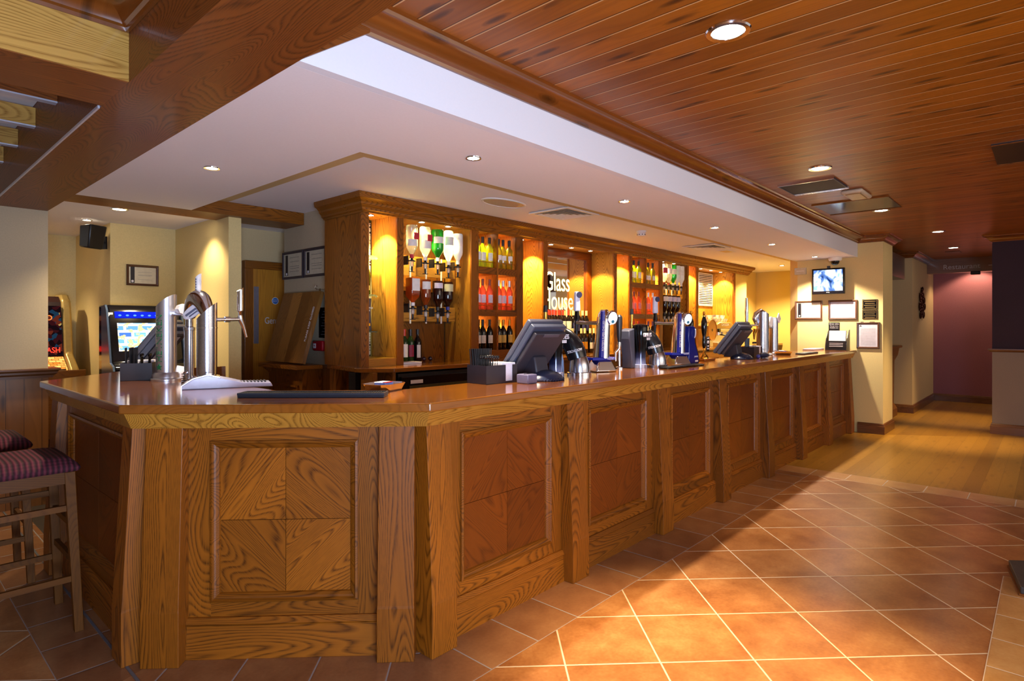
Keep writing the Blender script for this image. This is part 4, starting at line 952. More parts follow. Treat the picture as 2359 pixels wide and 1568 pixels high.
MB(Mx).box(-0.05, 0.04, -0.006, 0.006, 0.012, 0.0135).box(-0.035, 0.05, -0.02, -0.012, 0.0115, 0.013).build('badge_stripes', plain('badge_grey', '#70748c', 0.4), t, smooth=0)
MB().tube([(0.06, -0.05, 0.375), (0.20, -0.05, 0.378)], 0.011, 14).lathe([(0.017, 0), (0.017, 0.03)], (0.11, -0.05, 0.377), 16, Matrix.Rotation(PI / 2, 3, 'Y')).build('faucet_shank', chrome, t)
MB().tube([(0.20, -0.05, 0.40), (0.205, -0.05, 0.37), (0.222, -0.05, 0.33), (0.238, -0.05, 0.27)], [0.014, 0.015, 0.010, 0.007], 14).build('faucet_spout', chrome, t)
slant_cyl(MB().lathe([(0.008, 0.385), (0.010, 0.42), (0.016, 0.43)], (0.20, -0.05, 0), 16), (0.20, -0.05), 0.0185, 0.43, 0.545, 0.57, 0, 24).build('tap_handle', chrome, t)
slant_cyl(MB(), (0.01, 0.08), 0.017, 0.50, 0.62, 0.65, -0.8, 24).build('white_handle', plain('white_knob', '#f0eef4', 0.3), t)
for k in range(6): MB().ball((0.01 - 0.016, 0.072, 0.535 + 0.016 * k), 0.0045, 8, 4, (0.6, 1, 1.2)).build('handle_print', plain('print_blue_grey', '#4b5578', 0.5), t)
for k in range(5): MB().lathe([(0.014, 0), (0.018, 0.003), (0.014, 0.006)], (-0.055, 0.115, 0.004 + k * 0.012), 18).build('coupling_ring', chrome, t)
MB().tube([(-0.055, 0.115, 0.06), (-0.03, 0.14, 0.07)], 0.008, 10).build('coupling_pipe', chrome, t)
MB().box(-0.06, 0.075, -0.13, 0.02, 0, 0.03).build('column_foot', chrome, t, bevel=0.01, smooth=30)
# sculpted drip tray in front
t = thing('drip_tray', 'sculpted chrome and white drip tray in front of the twin column font', 'drip tray', (1.385, 3.40, ZC), math.atan2(-0.16, 0.42))
pr = [(-0.215, 0.0), (-0.215, 0.018), (-0.16, 0.055), (-0.09, 0.072), (0.0, 0.05), (0.08, 0.028), (0.16, 0.024), (0.225, 0.022), (0.235, 0.0)]
MB().prism(pr, -0.075, 0.07, 'xz').build('tray_body', plain('lilac_white', '#c9c9ee', 0.2), t, bevel=0.004, smooth=30)
MB().prism([(-0.218, 0.0), (-0.218, 0.02), (-0.162, 0.058), (-0.092, 0.076), (-0.03, 0.062), (-0.035, 0.058), (-0.09, 0.0725), (-0.16, 0.0555), (-0.213, 0.019), (-0.213, 0)], -0.078, 0.073, 'xz').build('chrome_hood', chrome, t, smooth=30)
m = MB()
for k in range(9): m.box(0.05 + k * 0.018, 0.058 + k * 0.018, -0.05, 0.05, 0.024, 0.030)
m.build('drain_slots', greyd, t, smooth=0)
# straws, stirrers and napkins in black caddies
def caddy(loc, rz, where, n_str=26, n_stir=12, sc=1.0):
    t = thing('straw_caddy', 'black plastic napkin and straw caddy ' + where, 'caddy', loc, rz, group='bar caddies')
    w, d, h = 0.125, 0.085, 0.108
    for nm, q in (('front_wall', (-w, .030, -d, -d + .003, 0, h)), ('front_tab', (.088, w, -d, -d + .003, 0, h)), ('front_sill', (.030, .088, -d, -d + .003, 0, .012)), ('back_wall', (-w, w, d - .003, d, 0, h)), ('side_wall', (-w, -w + .003, -d + .003, d - .003, 0, h)), ('divider', (-0.01, -0.007, -d + .003, d - .003, 0, h - .01)), ('floor_plate', (-w, w, -d, d, -0.0003, 0.003))):
        MB().box(*q).build(nm, plain('caddy_black', '#2c2630', 0.4), t, smooth=0)
    MB().box(w - .003, w, -d + .003, d - .003, 0, h).build('end_wall', plain('caddy_black', '#2c2630', 0.4), t, smooth=0)
    R = Matrix.Rotation(rz, 3, 'Z'); L0 = Vector(loc)
    np_ = tag(MB().box(-0.053, 0.053, -0.078, 0.070, 0, 0.115).build('paper_napkins', plain('napkin_white', '#ece9f6', 0.85, 0, 0.05, 200), smooth=0), 'folded white paper napkins standing in the caddy ' + where, 'napkins', 'napkins in the caddies')
    np_.location = L0 + R @ Vector((0.062, 0, 0.0035)); np_.rotation_euler = (0, 0, rz)
    rr = random.Random(int(loc[0] * 100))
    s0 = None
    for k in range(n_str):
        if s0 is None:
            s0 = tag(MB().tube([(0, 0, 0), (0, 0, 0.20)], 0.0035, 8).build('drinking_straw', blackp), 'x', 'straw', 'x'); o = s0
        else: o = s0.copy(); COL.objects.link(o)
        o['label'] = 'black plastic drinking straw in the caddy ' + where; o['group'] = 'black straws in the caddy ' + where
        o.location = L0 + R @ Vector((-0.110 + 0.0092 * (k % 11), 0.012 + 0.022 * (k // 11), 0.004)); o.rotation_euler = (0.0, -0.10 + 0.02 * (k % 11), rz)
    s0 = None
    for k in range(n_stir):
        if s0 is None:
            s0 = tag(MB().tube([(0, 0, 0), (0, 0, 0.15)], 0.0018, 6).ball((0, 0, 0.152), 0.011, 12, 6, (1, 0.5, 1)).build('drink_stirrer', blackg), 'x', 'stirrer', 'x'); o = s0
        else: o = s0.copy(); COL.objects.link(o)
        o['label'] = 'black stirrer with round knob in the caddy ' + where; o['group'] = 'stirrers in the caddy ' + where
        o.location = L0 + R @ Vector((-0.100 + 0.014 * (k % 6), -0.058 + 0.035 * (k // 6), 0.004)); o.rotation_euler = (0.05 - 0.06 * (k // 6), -0.05 + 0.03 * (k % 6), rz)
    return t
caddy((2.565, 2.485, ZC), -0.06, 'beside the nearest till')
caddy((1.215, 4.30, ZC), 1.15, 'left of the silver column font')
caddy((6.62, 2.46, ZC), 0.0, 'beside the far till', 11, 6)
# tills
def till(loc, rz, lab, paper_sheet=False, scale=1.0):
    t = thing('till', lab, 'till', loc, rz)
    t.scale = (scale,) * 3
    # leaning slab: screen towards the staff side (+y), back towards the customers
    def slab(x0, x1, off0, off1, s0, s1, nm, mat, bev=0.008):
        P = Vector((0, 0.135, 0.060)); D = Vector((0, -0.235, 0.30)).normalized(); N = Vector((0, -D.z, D.y)) * 1.0     # N points to the back/down
        if N.y > 0: N = -N
        q = [P + D * s0 + N * off0, P + D * s1 + N * off0, P + D * s1 + N * off1, P + D * s0 + N * off1]
        return MB().prism([(v.y, v.z) for v in q], x0, x1, 'yz').build(nm, mat, t, bevel=bev, smooth=30)
    slab(-0.165, 0.165, -0.035, 0.0, -0.01, 0.385, 'screen_housing', greyp, 0.010)
    slab(-0.15, 0.15, -0.038, -0.0352, 0.02, 0.36, 'screen', blackg, 0.0)
    slab(-0.16, 0.16, 0.001, 0.038, 0.01, 0.375, 'rear_housing', plain('till_blue_grey', '#43495e', 0.42), 0.006)
    slab(-0.150, 0.150, 0.039, 0.070, 0.03, 0.345, 'rear_cover', greyd, 0.006)
    slab(-0.075, 0.075, 0.071, 0.073, 0.322, 0.343, 'cable_cover', greyp, 0.0)
    MB().prism([(0.10, 0.02), (-0.02, 0.02), (-0.06, 0.05), (-0.04, 0.15), (0.03, 0.15)], -0.06, 0.06, 'yz').build('neck', greyd, t, bevel=0.01, smooth=30)
    MB().lathe([(0.125, 0), (0.13, 0.008), (0.12, 0.028), (0.085, 0.05), (0.04, 0.062), (0, 0.064)], (0.02, -0.06, 0), 32, sy=0.8).build('base', plain('till_blue', '#2b3450', 0.3), t)
    hx = [(0.125 * math.cos(a) * 1.08 + 0.02, 0.105 * math.sin(a) - 0.06, 0.008 + 0.004 * math.sin(a * 40)) for a in [(-2.4 + k * 0.03) for k in range(80)]]
    MB().tube(hx, 0.005, 6).build('coiled_cable', plain('till_blue', '#2b3450', 0.3), t)
    if paper_sheet:
        P = slab(-0.11, 0.06, 0.0708, 0.0725, 0.08, 0.31, 'taped_sheet', plain('sheet_grey', '#b9b6c0', 0.6), 0)
        D = Vector((0, -0.235, 0.30)).normalized(); N = Vector((0, -D.z, D.y))
        N = -N if N.y > 0 else N
        for k in range(3):
            c = Vector((-0.03, 0.135, 0.06)) + D * (0.12 + 0.06 * k) + N * 0.074
            MB().tube([tuple(c + Vector((0.035 * math.cos(a), 0, 0)) + D * 0.028 * math.sin(a * (1 + k % 2))) for a in [j * PI / 8 for j in range(17)]], 0.0012, 5).build('sketch_line', ink, t)
    return t
till((2.88, 2.41, ZC), 0.0, 'grey tilted till screen seen from behind, nearest on the bar')
till((6.06, 2.41, ZC), 0.0, 'grey tilted till screen seen from behind, farther along by the far tap towers')
till((1.395, 4.52, ZC), 0.9, 'dark till screen with a sketched paper sheet taped to its back, behind the fonts', True)
t = thing('receipt_printer', 'small lilac grey cube receipt printer beside the nearest till', 'printer', (2.665, 2.30, ZC))
MB().box(-0.04, 0.045, -0.045, 0.045, 0, 0.055).build('body', plain('lilac_grey', '#6c6784', 0.45), t, bevel=0.006, smooth=30)
MB().box(-0.03, 0.035, -0.01, -0.004, 0.0545, 0.058).build('paper_slot', blackp, t, smooth=0)
for (x, y, w_) in ((6.44, 2.25, 'right of the far till'),):
    t = thing('barcode_handset', 'blue grey handset in its cradle ' + w_, 'handset', (x, y, ZC))
    MB().ball((0, 0, 0.03), 0.06, 20, 10, (1.7, 0.8, 0.5)).build('handset_body', plain('till_blue', '#2b3450', 0.3), t)
    MB().ball((-0.17, 0, 0.022), 0.022, 16, 8).build('ball_foot', plain('blue_ball', '#4a4ba0', 0.3), t)
    MB().lathe([(0.008, 0.04), (0.008, 0.085), (0.014, 0.09), (0.014, 0.10), (0, 0.10)], (0.0, 0, 0), 14).build('pull_knob', white, t)

# stout fonts
def stout_font(x, y, lab, grey_side=False):
    t = thing('beer_font', lab, 'beer tap', (x, y, ZC))
    MB().lathe([(0.056, 0), (0.056, 0.028), (0.050, 0.032), (0, 0.032)], (0, 0, 0), 32).build('base_ring', plain('frosted_ring', '#a9b2d6', 0.2, 0.4), t)
    g = NT('stout_glass_%d' % int(x * 10)); tc = g.n('TexCoord').outputs['Object']; z = g.n('SeparateXYZ', {0: tc}).outputs[2]
    g.bsdf(g.ramp(g.math('MULTIPLY', z, 3.0), [(0.10, C('#8f96c4')), (0.26, C('#2c2f52')), (0.42, C('#07070b'))]), 0.12, 0.3)
    MB().lathe([(0.046, 0.03), (0.044, 0.08), (0.046, 0.14), (0.054, 0.20), (0.062, 0.26), (0.066, 0.32), (0.060, 0.345), (0.03, 0.355), (0, 0.356)], (0, 0, 0), 36, sx=0.95).build('glass_body', g.m, t)
    text('GUINNESS', 0.045, paper, t, (0.0, -0.0665, 0.265), (1, 0, 0), (0, 0, 1), xs=0.62, ext=0.002)
    MB().tube([(0.005, -0.066, 0.30), (0.010, -0.067, 0.335), (0.022, -0.066, 0.33), (0.018, -0.066, 0.30)], 0.0028, 6).build('harp_emblem', gold, t)
    MB().box(0.0, 0.035, -0.070, -0.060, 0.225, 0.245).build('white_badge', paper, t, smooth=0)
    MB().tube([(-0.03, 0.055, 0.28), (-0.03, 0.06, 0.36), (-0.028, 0.06, 0.43)], [0.008, 0.011, 0.014], 14).build('tap_lever', brass, t)
    MB().tube([(-0.028, 0.06, 0.43), (-0.027, 0.06, 0.475)], [0.016, 0.014], 14).build('lever_cap', blackp, t)
    if grey_side:
        MB().prism([(-0.10, 0), (-0.10, 0.10), (-0.13, 0.22), (-0.14, 0.235), (-0.14, 0.30), (-0.06, 0.32), (-0.045, 0.02), (-0.045, 0)], 0.015, 0.11, 'xz').build('cooler_housing', greyp, t, bevel=0.008, smooth=30)
    return t
stout_font(3.135, 2.455, 'black glass stout font half hidden behind the nearest till')
stout_font(4.25, 2.46, 'black glass stout font with a grey stepped housing on its left', True)
# cider fonts: a curved horn
def cider_font(x, y, lab):
    t = thing('cider_font', lab, 'cider tap', (x, y, ZC), -1.1)
    MB().lathe([(0.085, 0), (0.085, 0.018), (0.075, 0.022), (0, 0.022)], (0, 0, 0), 36).build('base_ring', chrome, t)
    low = [(0, 0, 0.02), (0, 0, 0.05), (-0.002, 0, 0.08), (-0.006, 0, 0.11), (-0.012, 0, 0.135), (-0.02, 0, 0.155)]
    MB().tube(low, [0.074, 0.073, 0.070, 0.064, 0.055, 0.046], 36).build('ice_dome', frost, t)
    up = [(-0.012, 0, 0.115), (-0.022, 0, 0.15), (-0.038, 0, 0.19), (-0.060, 0, 0.225), (-0.090, 0, 0.258), (-0.122, 0, 0.283), (-0.155, 0, 0.300), (-0.19, 0, 0.310), (-0.22, 0, 0.312)]
    MB().tube(up, [0.066, 0.069, 0.070, 0.068, 0.062, 0.053, 0.042, 0.030, 0.016], 32).build('curved_body', plain('horn_black', '#16171c', 0.22), t)
    MB().prism([(-0.21, 0.30), (-0.195, 0.27), (-0.165, 0.20), (-0.145, 0.12), (-0.14, 0.0), (-0.10, 0.0), (-0.105, 0.10), (-0.12, 0.17), (-0.15, 0.24), (-0.17, 0.29)], -0.03, -0.018, 'xz').build('blade', plain('pale_blue_blade', '#a9c3ea', 0.2, 0.3), t, smooth=0)
    text('STRONGBOW', 0.026, paper, t, (-0.020, -0.0655, 0.168), (1, 0, 0.25), (-0.25, 0, 1), xs=0.62, ext=0.004)
    text('STRONGBOW', 0.030, plain('letter_navy', '#26304f', 0.4), t, (-0.135, -0.031, 0.15), (0.22, 0, -1), (1, 0, 0.22), xs=0.6)
    return t
cider_font(3.36, 2.42, 'curved black horn shaped cider font behind the nearest till')
cider_font(4.44, 2.41, 'curved black horn shaped cider font on the black drip tray')
# lager fonts: tapered chrome column with blue stripe and round glass badge
def lager_font(x, y, lab, sink=0.0):
    t = thing('lager_font', lab, 'beer tap', (x, y, ZC), -0.35)
    navy = plain('font_blue', '#16249a', 0.25)
    m = MB()
    MB().mesh([(-.095, -.075, 0), (.095, -.075, 0), (.095, .075, 0), (-.095, .075, 0), (-.06, -.05, .085), (.06, -.05, .085), (.06, .05, .085), (-.06, .05, .085)],
              [(0, 3, 2, 1), (4, 5, 6, 7), (0, 1, 5, 4), (1, 2, 6, 5), (2, 3, 7, 6), (3, 0, 4, 7)]).build('flared_foot', chrome, t, bevel=0.012, smooth=30)
    MB().box(-0.115, 0.085, -0.060, 0.055, 0.086, 0.108).build('blue_collar', navy, t, bevel=0.004)
    MB().tube([(0.0, 0, 0.10), (0.008, 0, 0.2), (0.016, 0, 0.3), (0.024, 0, 0.39), (0.03, 0, 0.43), (0.028, 0, 0.46)], [0.062, 0.056, 0.052, 0.050, 0.046, 0.026], 32).build('column', chrome, t)
    MB().hexa([(-0.05, -0.066, 0.108), (-0.02, -0.066, 0.108), (-0.02, -0.04, 0.108), (-0.05, -0.04, 0.108), (-0.028, -0.056, 0.445), (-0.004, -0.056, 0.445), (-0.004, -0.03, 0.445), (-0.028, -0.03, 0.445)]).build('blue_stripe', navy, t, smooth=0, bevel=0.003)
    text("FOSTER'S SUPER CHILLED", 0.026, paper, t, (-0.026, -0.0645, 0.265), (0.065, 0.03, 1), (-1, 0, 0.065), xs=0.75, ext=0.0012)
    text("FOSTER'S", 0.022, paper, t, (0.045, -0.0605, 0.097), (1, 0, 0), (0, 0, 1), xs=0.7)
    R = Matrix.Translation((0.058, -0.052, 0.40)) @ Matrix.Rotation(math.radians(-12), 4, 'Z') @ Matrix.Rotation(math.radians(104), 4, 'X')
    MB(R).lathe([(0, -0.01), (0.05, -0.01), (0.056, 0.0), (0.056, 0.014), (0.048, 0.020), (0, 0.020)], (0, 0, 0), 36, sx=0.74).build('badge_rim', chrome, t)
    MB(R).lathe([(0.047, 0.0195), (0.046, 0.024), (0, 0.026)], (0, 0, 0), 36, sx=0.74).build('badge_face', lens, t)
    MB(R).lathe([(0, 0.0262), (0.012, 0.0262), (0.012, 0.027), (0, 0.027)], (0, -0.025, 0), 16).build('badge_mark', plain('badge_teal', '#3b8aa8', 0.4), t)
    MB().tube([(0.0, 0.04, 0.36), (-0.05, 0.12, 0.36), (-0.09, 0.185, 0.365)], [0.016, 0.013, 0.018], 14).build('faucet_shank', chrome, t)
    MB().tube([(-0.09, 0.185, 0.39), (-0.09, 0.19, 0.34), (-0.09, 0.195, 0.24)], [0.018, 0.014, 0.009], 12).build('faucet_spout', blackp, t)
    MB().tube([(-0.09, 0.185, 0.385), (-0.09, 0.185, 0.45)], [0.022, 0.016], 12).build('handle_lower', blackg, t)
    MB().hexa([(-.115, .17, .45), (-.065, .17, .45), (-.065, .20, .45), (-.115, .20, .45), (-.11, .17, .60), (-.072, .17, .60), (-.072, .20, .60), (-.11, .20, .60)]).build('handle_upper', plain('handle_white', '#dcdcf4', 0.3), t, bevel=0.008, smooth=30)
    MB().lathe([(0, -0.004), (0.024, -0.004), (0.024, 0.004), (0, 0.004)], (-0.080, 0.168, 0.575), 20, Matrix.Rotation(PI / 2, 3, 'X')).build('handle_emblem', plain('emblem_navy', '#1c2250', 0.4), t)
    return t
lager_font(3.72, 2.48, 'tall chrome lager font with blue stripe and round badge, nearer of two')
lager_font(4.82, 2.42, 'tall chrome lager font with blue stripe and round badge, farther of two')
t = thing('bar_mat', 'black drip tray under the farther cider and lager fonts', 'drip tray', (4.50, 2.30, ZC))
MB().box(-0.24, 0.40, -0.09, 0.0, 0, 0.012).build('tray', blackg, t, bevel=0.004)
MB().box(-0.23, 0.39, -0.082, -0.008, 0.012, 0.014).build('grid', rubber, t, smooth=0)
for x, y, lab in ((4.05, 2.53, 'tall dark tap handle with chrome spout left of the grey housing'),):
    t = thing('tap_handle', lab, 'beer tap', (x, y, ZC))
    MB().lathe([(0.030, 0), (0.030, 0.012), (0.012, 0.02), (0.012, 0.16), (0, 0.16)], (0, 0, 0), 20).build('stem', chrome, t)
    MB().tube([(0, 0, 0.21), (0, 0.0, 0.16), (-0.02, 0.02, 0.13), (-0.022, 0.02, 0.06)], [0.017, 0.018, 0.011, 0.008], 14).build('spout', brass if x < 4 else chrome, t)
    MB().tube([(0, 0, 0.205), (0, 0, 0.26), (0.0, 0, 0.36), (0, 0, 0.41), (0, 0, 0.425)], [0.012, 0.019, 0.025, 0.024, 0.012], 20).build('grip', plain('handle_dark', '#23242c', 0.35), t)
# blue pump clip font
t = thing('ale_font', 'dark blue wavy fronted ale font with a round white badge', 'beer tap', (5.09, 2.45, ZC))
blu = plain('ale_blue', '#0f1f86', 0.22)
pf = [(-0.105, 0), (0.09, 0), (0.10, 0.02), (0.085, 0.08), (0.05, 0.14), (0.022, 0.19), (0.015, 0.24), (0.03, 0.285), (0.028, 0.32), (0.005, 0.335), (-0.09, 0.335), (-0.10, 0.325), (-0.105, 0.23), (-0.09, 0.17), (-0.095, 0.08)]
MB().prism(pf, -0.055, 0.055, 'xz').build('body', blu, t, bevel=0.006, smooth=30)
MB().prism([(x + 0.006, z) for x, z in pf[1:9]] + [(x - 0.004, z) for x, z in pf[1:9]][::-1], -0.057, 0.057, 'xz').build('gold_edge', brass, t, smooth=0)
R = Matrix.Translation((0.018, -0.045, 0.27)) @ Matrix.Rotation(math.radians(42), 4, 'Z') @ Matrix.Rotation(math.radians(95), 4, 'X')
MB(R).lathe([(0, 0), (0.045, 0), (0.045, 0.008), (0, 0.010)], (0, 0, 0), 32, sx=0.85).build('round_badge', plain('badge_white', '#f2f0fa', 0.15), t)
MB().box(0.02, 0.075, -0.0575, -0.055, 0.012, 0.028).build('white_strip', paper, t, smooth=0)
text("JOHN SMITH'S", 0.018, paper, t, (0.04, -0.056, 0.06), (1, 0, 0), (0, 0, 1), xs=0.6)
# beer engine hand pulls
for i, (x, lab) in enumerate(((5.295, 'black and brass hand pump handle rising behind the blue ale font'), (5.53, 'black and brass hand pump with a dark pump clip on its wooden drip stand'))):
    t = thing('hand_pump', lab, 'hand pump', (x, 2.525 if i == 0 else 2.50, ZC))
    MB().box(-0.06 if i == 0 else -0.08, 0.06 if i == 0 else 0.16, -0.045, 0.045, 0, 0.022).build('drip_stand', W('top', 'x'), t, bevel=0.004)
    MB().lathe([(0.042, 0.02), (0.042, 0.03), (0.036, 0.05), (0.02, 0.07), (0.010, 0.085), (0.010, 0.13), (0, 0.13)], (0, 0, 0), 28).build('brass_bell', brass, t)
    MB().lathe([(0.010, 0.12), (0.017, 0.15), (0.018, 0.2), (0.014, 0.23), (0.022, 0.27), (0.029, 0.33), (0.027, 0.38), (0.014, 0.42), (0.011, 0.43)], (0, 0, 0), 24).build('turned_handle', blackg, t)
    MB().lathe([(0.012, 0.425), (0.013, 0.44), (0.008, 0.445), (0.014, 0.455), (0.012, 0.475), (0, 0.48)], (0, 0, 0), 20).build('brass_finial', brass, t)
    if i:
        MB().box(0.03, 0.10, -0.012, -0.004, 0.09, 0.235).build('pump_clip', plain('clip_black', '#1a1418', 0.35), t, bevel=0.006)
        for z, s in ((0.215, 'BLACK'), (0.14, 'SHEEP'), (0.115, 'BITTER')): text(s, 0.018, paper, t, (0.065, -0.0135, z), (1, 0, 0), (0, 0, 1), xs=0.8)
        MB().ball((0.065, -0.012, 0.18), 0.020, 14, 7, (1.1, 0.15, 0.8)).build('clip_emblem', paper, t)
        MB().box(0.19, 0.30, -0.05, 0.03, 0, 0.016).build('side_coaster', blackp, t, bevel=0.003) if False else None
# far tap towers
t = thing('beer_font', 'broad silver beer tower with arched head, far end of the bar', 'beer tap', (7.08, 2.49, ZC))
MB().lathe([(0.105, 0), (0.105, 0.012), (0.085, 0.02), (0, 0.02)], (0, 0, 0), 32).build('base_ring', satin, t)
slant_cyl(MB(), (0, 0), 0.068, 0.018, 0.43, 0.50, math.atan2(-.3, -.9), 40).build('column', frost, t)
MB().tube([(-0.06 + 0.005, 0.05, 0.36), (-0.08, 0.06, 0.42), (-0.06, 0.05, 0.47), (-0.01, 0.02, 0.50), (0.05, 0, 0.48), (0.06, 0, 0.42)], [0.02, 0.03, 0.036, 0.04, 0.034, 0.02], 20).build('arched_head', chrome, t)
MB().tube([(-0.05, 0.03, 0.345), (-0.13, 0.09, 0.345), (-0.17, 0.12, 0.345)], [0.012, 0.010, 0.014], 12).build('faucet_shank', chrome, t)
MB().tube([(-0.17, 0.12, 0.33), (-0.172, 0.122, 0.25)], [0.015, 0.007], 12).build('faucet_spout', brass, t)
MB().tube([(-0.17, 0.12, 0.36), (-0.17, 0.12, 0.44), (-0.175, 0.12, 0.60), (-0.178, 0.12, 0.66)], [0.014, 0.020, 0.021, 0.016], 16).build('tap_handle', chrome, t)
MB().tube([(-0.09, 0.05, 0.30), (-0.10, 0.06, 0.25), (-0.10, 0.06, 0.18)], [0.026, 0.016, 0.008], 12).build('second_spout', brass, t)
curved_text('HEINEKEN', 0.05, green, t, (0, 0), 0.069, -0.9, 0.11, pitch=0.034)
t = thing('beer_font', 'slim silver beer tower with a square white badge, far end of the bar', 'beer tap', (7.45, 2.49, ZC))
MB().lathe([(0.06, 0), (0.06, 0.012), (0.05, 0.02), (0, 0.02)], (0, 0, 0), 32).build('base_ring', satin, t)
slant_cyl(MB(), (0, 0), 0.050, 0.018, 0.40, 0.44, 3.6, 36).build('column', frost, t)
MB(Matrix.Translation((0.02, -0.03, 0.43)) @ Matrix.Rotation(0.75, 4, 'Y')).box(-0.05, 0.05, -0.03, -0.018, -0.04, 0.04).build('square_badge', plain('badge_white', '#f2f0fa', 0.15), t, bevel=0.004)
MB().tube([(-0.05, 0, 0.33), (-0.20, 0.0, 0.33)], 0.02, 16).build('cross_arm', chrome, t)
MB(Matrix.Translation((-0.13, -0.01, 0.39)) @ Matrix.Rotation(0.1, 4, 'Y')).lathe([(0, -0.01), (0.05, -0.01), (0.05, 0.01), (0, 0.01)], (0, 0, 0), 28, Matrix.Rotation(PI / 2, 3, 'X'), sy=1.2).build('white_badge', plain('badge_white', '#f2f0fa', 0.15), t)
# trays, mats, papers, menus
t = thing('bar_mat', 'long black rubber bar mat on the angled corner of the bar', 'bar mat', (1.478, 2.622, ZC), -PI / 4 - 0.035)
MB().box(-0.345, 0.345, -0.05, 0.055, 0, 0.010).build('mat', plain('mat_navy', '#252d3c', 0.45), t, smooth=0, bevel=0.003)
m = MB(); m.box(-0.345, 0.345, -0.05, -0.044, 0.010, 0.022).box(-0.345, 0.345, 0.049, 0.055, 0.010, 0.022).box(-0.345, -0.339, -0.044, 0.049, 0.010, 0.022).box(0.339, 0.345, -0.044, 0.049, 0.010, 0.022)
m.build('raised_rim', plain('mat_navy', '#252d3c', 0.45), t, smooth=0)
m = MB()
for k in range(56): m.box(-0.335 + k * 0.012, -0.330 + k * 0.012, -0.042, 0.047, 0.0101, 0.020)
m.build('rubber_ribs', rubber, t, smooth=0)
t = thing('bar_mat', 'small dark mat lying near the far end of the bar', 'bar mat', (7.75, 2.20, ZC))
MB().box(-0.28, 0.28, -0.05, 0.05, 0, 0.016).build('mat', plain('mat_brown', '#3a2a26', 0.5), t, bevel=0.003)
MB().box(-0.27, 0.27, -0.042, 0.042, 0.016, 0.018).build('ribs', rubber, t, smooth=0)
def tray8(loc, lab, sc):
    t = thing('silver_tray', lab, 'tray', loc, 0.4)
    P = [(-.11, -.05), (-.07, -.085), (.07, -.085), (.11, -.05), (.11, .05), (.07, .085), (-.07, .085), (-.11, .05)]
    P = [(a * sc, b * sc) for a, b in P]; Q = [(a * 1.25, b * 1.25) for a, b in P]
    vs = [(a, b, 0) for a, b in P] + [(a, b, 0.048 * sc) for a, b in Q] + [(a * .93, b * .93, 0.048 * sc) for a, b in Q] + [(a * .9, b * .9, 0.006) for a, b in P]
    fs = [tuple(range(8))[::-1], tuple(range(24, 32))] + [(k * 8 + i, k * 8 + (i + 1) % 8, (k + 1) * 8 + (i + 1) % 8, (k + 1) * 8 + i) for k in range(3) for i in range(8)]
    MB().mesh(vs, fs).build('dish', chrome, t, smooth=0)
    MB().box(-.05 * sc, .05 * sc, -.04 * sc, .04 * sc, 0.0065, 0.052 * sc).build('contents', plain('tray_blue', '#3a4d94', 0.3), t, bevel=0.003)
    MB().box(-.05 * sc, .05 * sc, -.015 * sc, .04 * sc, 0.0525 * sc, 0.056 * sc).build('white_label', paper, t, smooth=0)
    MB().box(-.04 * sc, .04 * sc, -.04 * sc, -.016 * sc, 0.0525 * sc, 0.056 * sc).build('red_label', redp, t, smooth=0)
tray8((1.865, 2.60, ZC - 0.0), 'silver octagonal tray holding small packets behind the long bar mat', 0.82)
tray8((7.27, 2.33, ZC), 'silver octagonal tray in front of the far tap towers', 0.9)
t = tag(MB().box(8.78, 9.25, 2.40, 2.55, ZC, ZC + 0.022).build('paper_stack', paper, smooth=0, bevel=0.002), 'flat stack of white papers lying behind the menu holder', 'papers')
t = thing('menu_holder', 'black curved menu holder with pale menus at the far end of the bar', 'menu holder', (9.21, 2.22, ZC))
hb = plain('holder_black', '#2b261c', 0.4)
for y in (0.13, -0.13): MB().prism([(-0.135, 0), (0.08, 0), (0.08, 0.02), (0.06, 0.12), (0.0, 0.21), (-0.08, 0.27), (-0.13, 0.29)][::-1] if False else [(0.10, 0), (-0.10, 0), (-0.085, 0.08), (-0.045, 0.17), (0.02, 0.24), (0.10, 0.285)], y - 0.004, y + 0.004, 'xz').build('side_panel', hb if y > 0 else blackp, t, smooth=0)
MB().hexa([(-.095, -.126, 0.0), (-.085, -.126, 0.0), (-.085, .126, 0.0), (-.095, .126, 0.0), (-.075, -.126, .13), (-.065, -.126, .13), (-.065, .126, .13), (-.075, .126, .13)]).build('front_pocket', blackp, t, smooth=0)
mn = tag(MB().hexa([(-.06, -.11, 0.01), (-.02, -.11, 0.01), (-.02, .10, 0.01), (-.06, .10, 0.01), (-.005, -.11, .27), (.03, -.11, .27), (.03, .10, .27), (-.005, .10, .27)]).build('menu', plain('menu_white', '#e3dcec', 0.5)), 'pale printed menus standing in the black holder', 'menus'); mn.location = (9.21, 2.22, ZC)
ex = tag(MB().box(0.035, 0.05, -0.02, 0.12, 0.01, 0.385).build('menu', blackp, smooth=0), 'tall black menu card with white lettering behind the pale menus', 'menus'); ex.location = (9.21, 2.22, ZC)
text('Great value', 0.026, paper, ex, (0.0345, 0.05, 0.365), (0, -1, 0), (0, 0, 1)); text('The bar menu', 0.019, paper, ex, (0.0345, 0.05, 0.335), (0, -1, 0), (0, 0, 1)); text('Available now', 0.019, paper, ex, (0.0345, 0.05, 0.310), (0, -1, 0), (0, 0, 1))
for k in range(3): MB().box(-0.0945 + 0.004 * k, -0.0895 + 0.004 * k, -0.09, 0.08, 0.05 + 0.022 * k, 0.056 + 0.022 * k).build('pocket_print', paper, t, smooth=0)

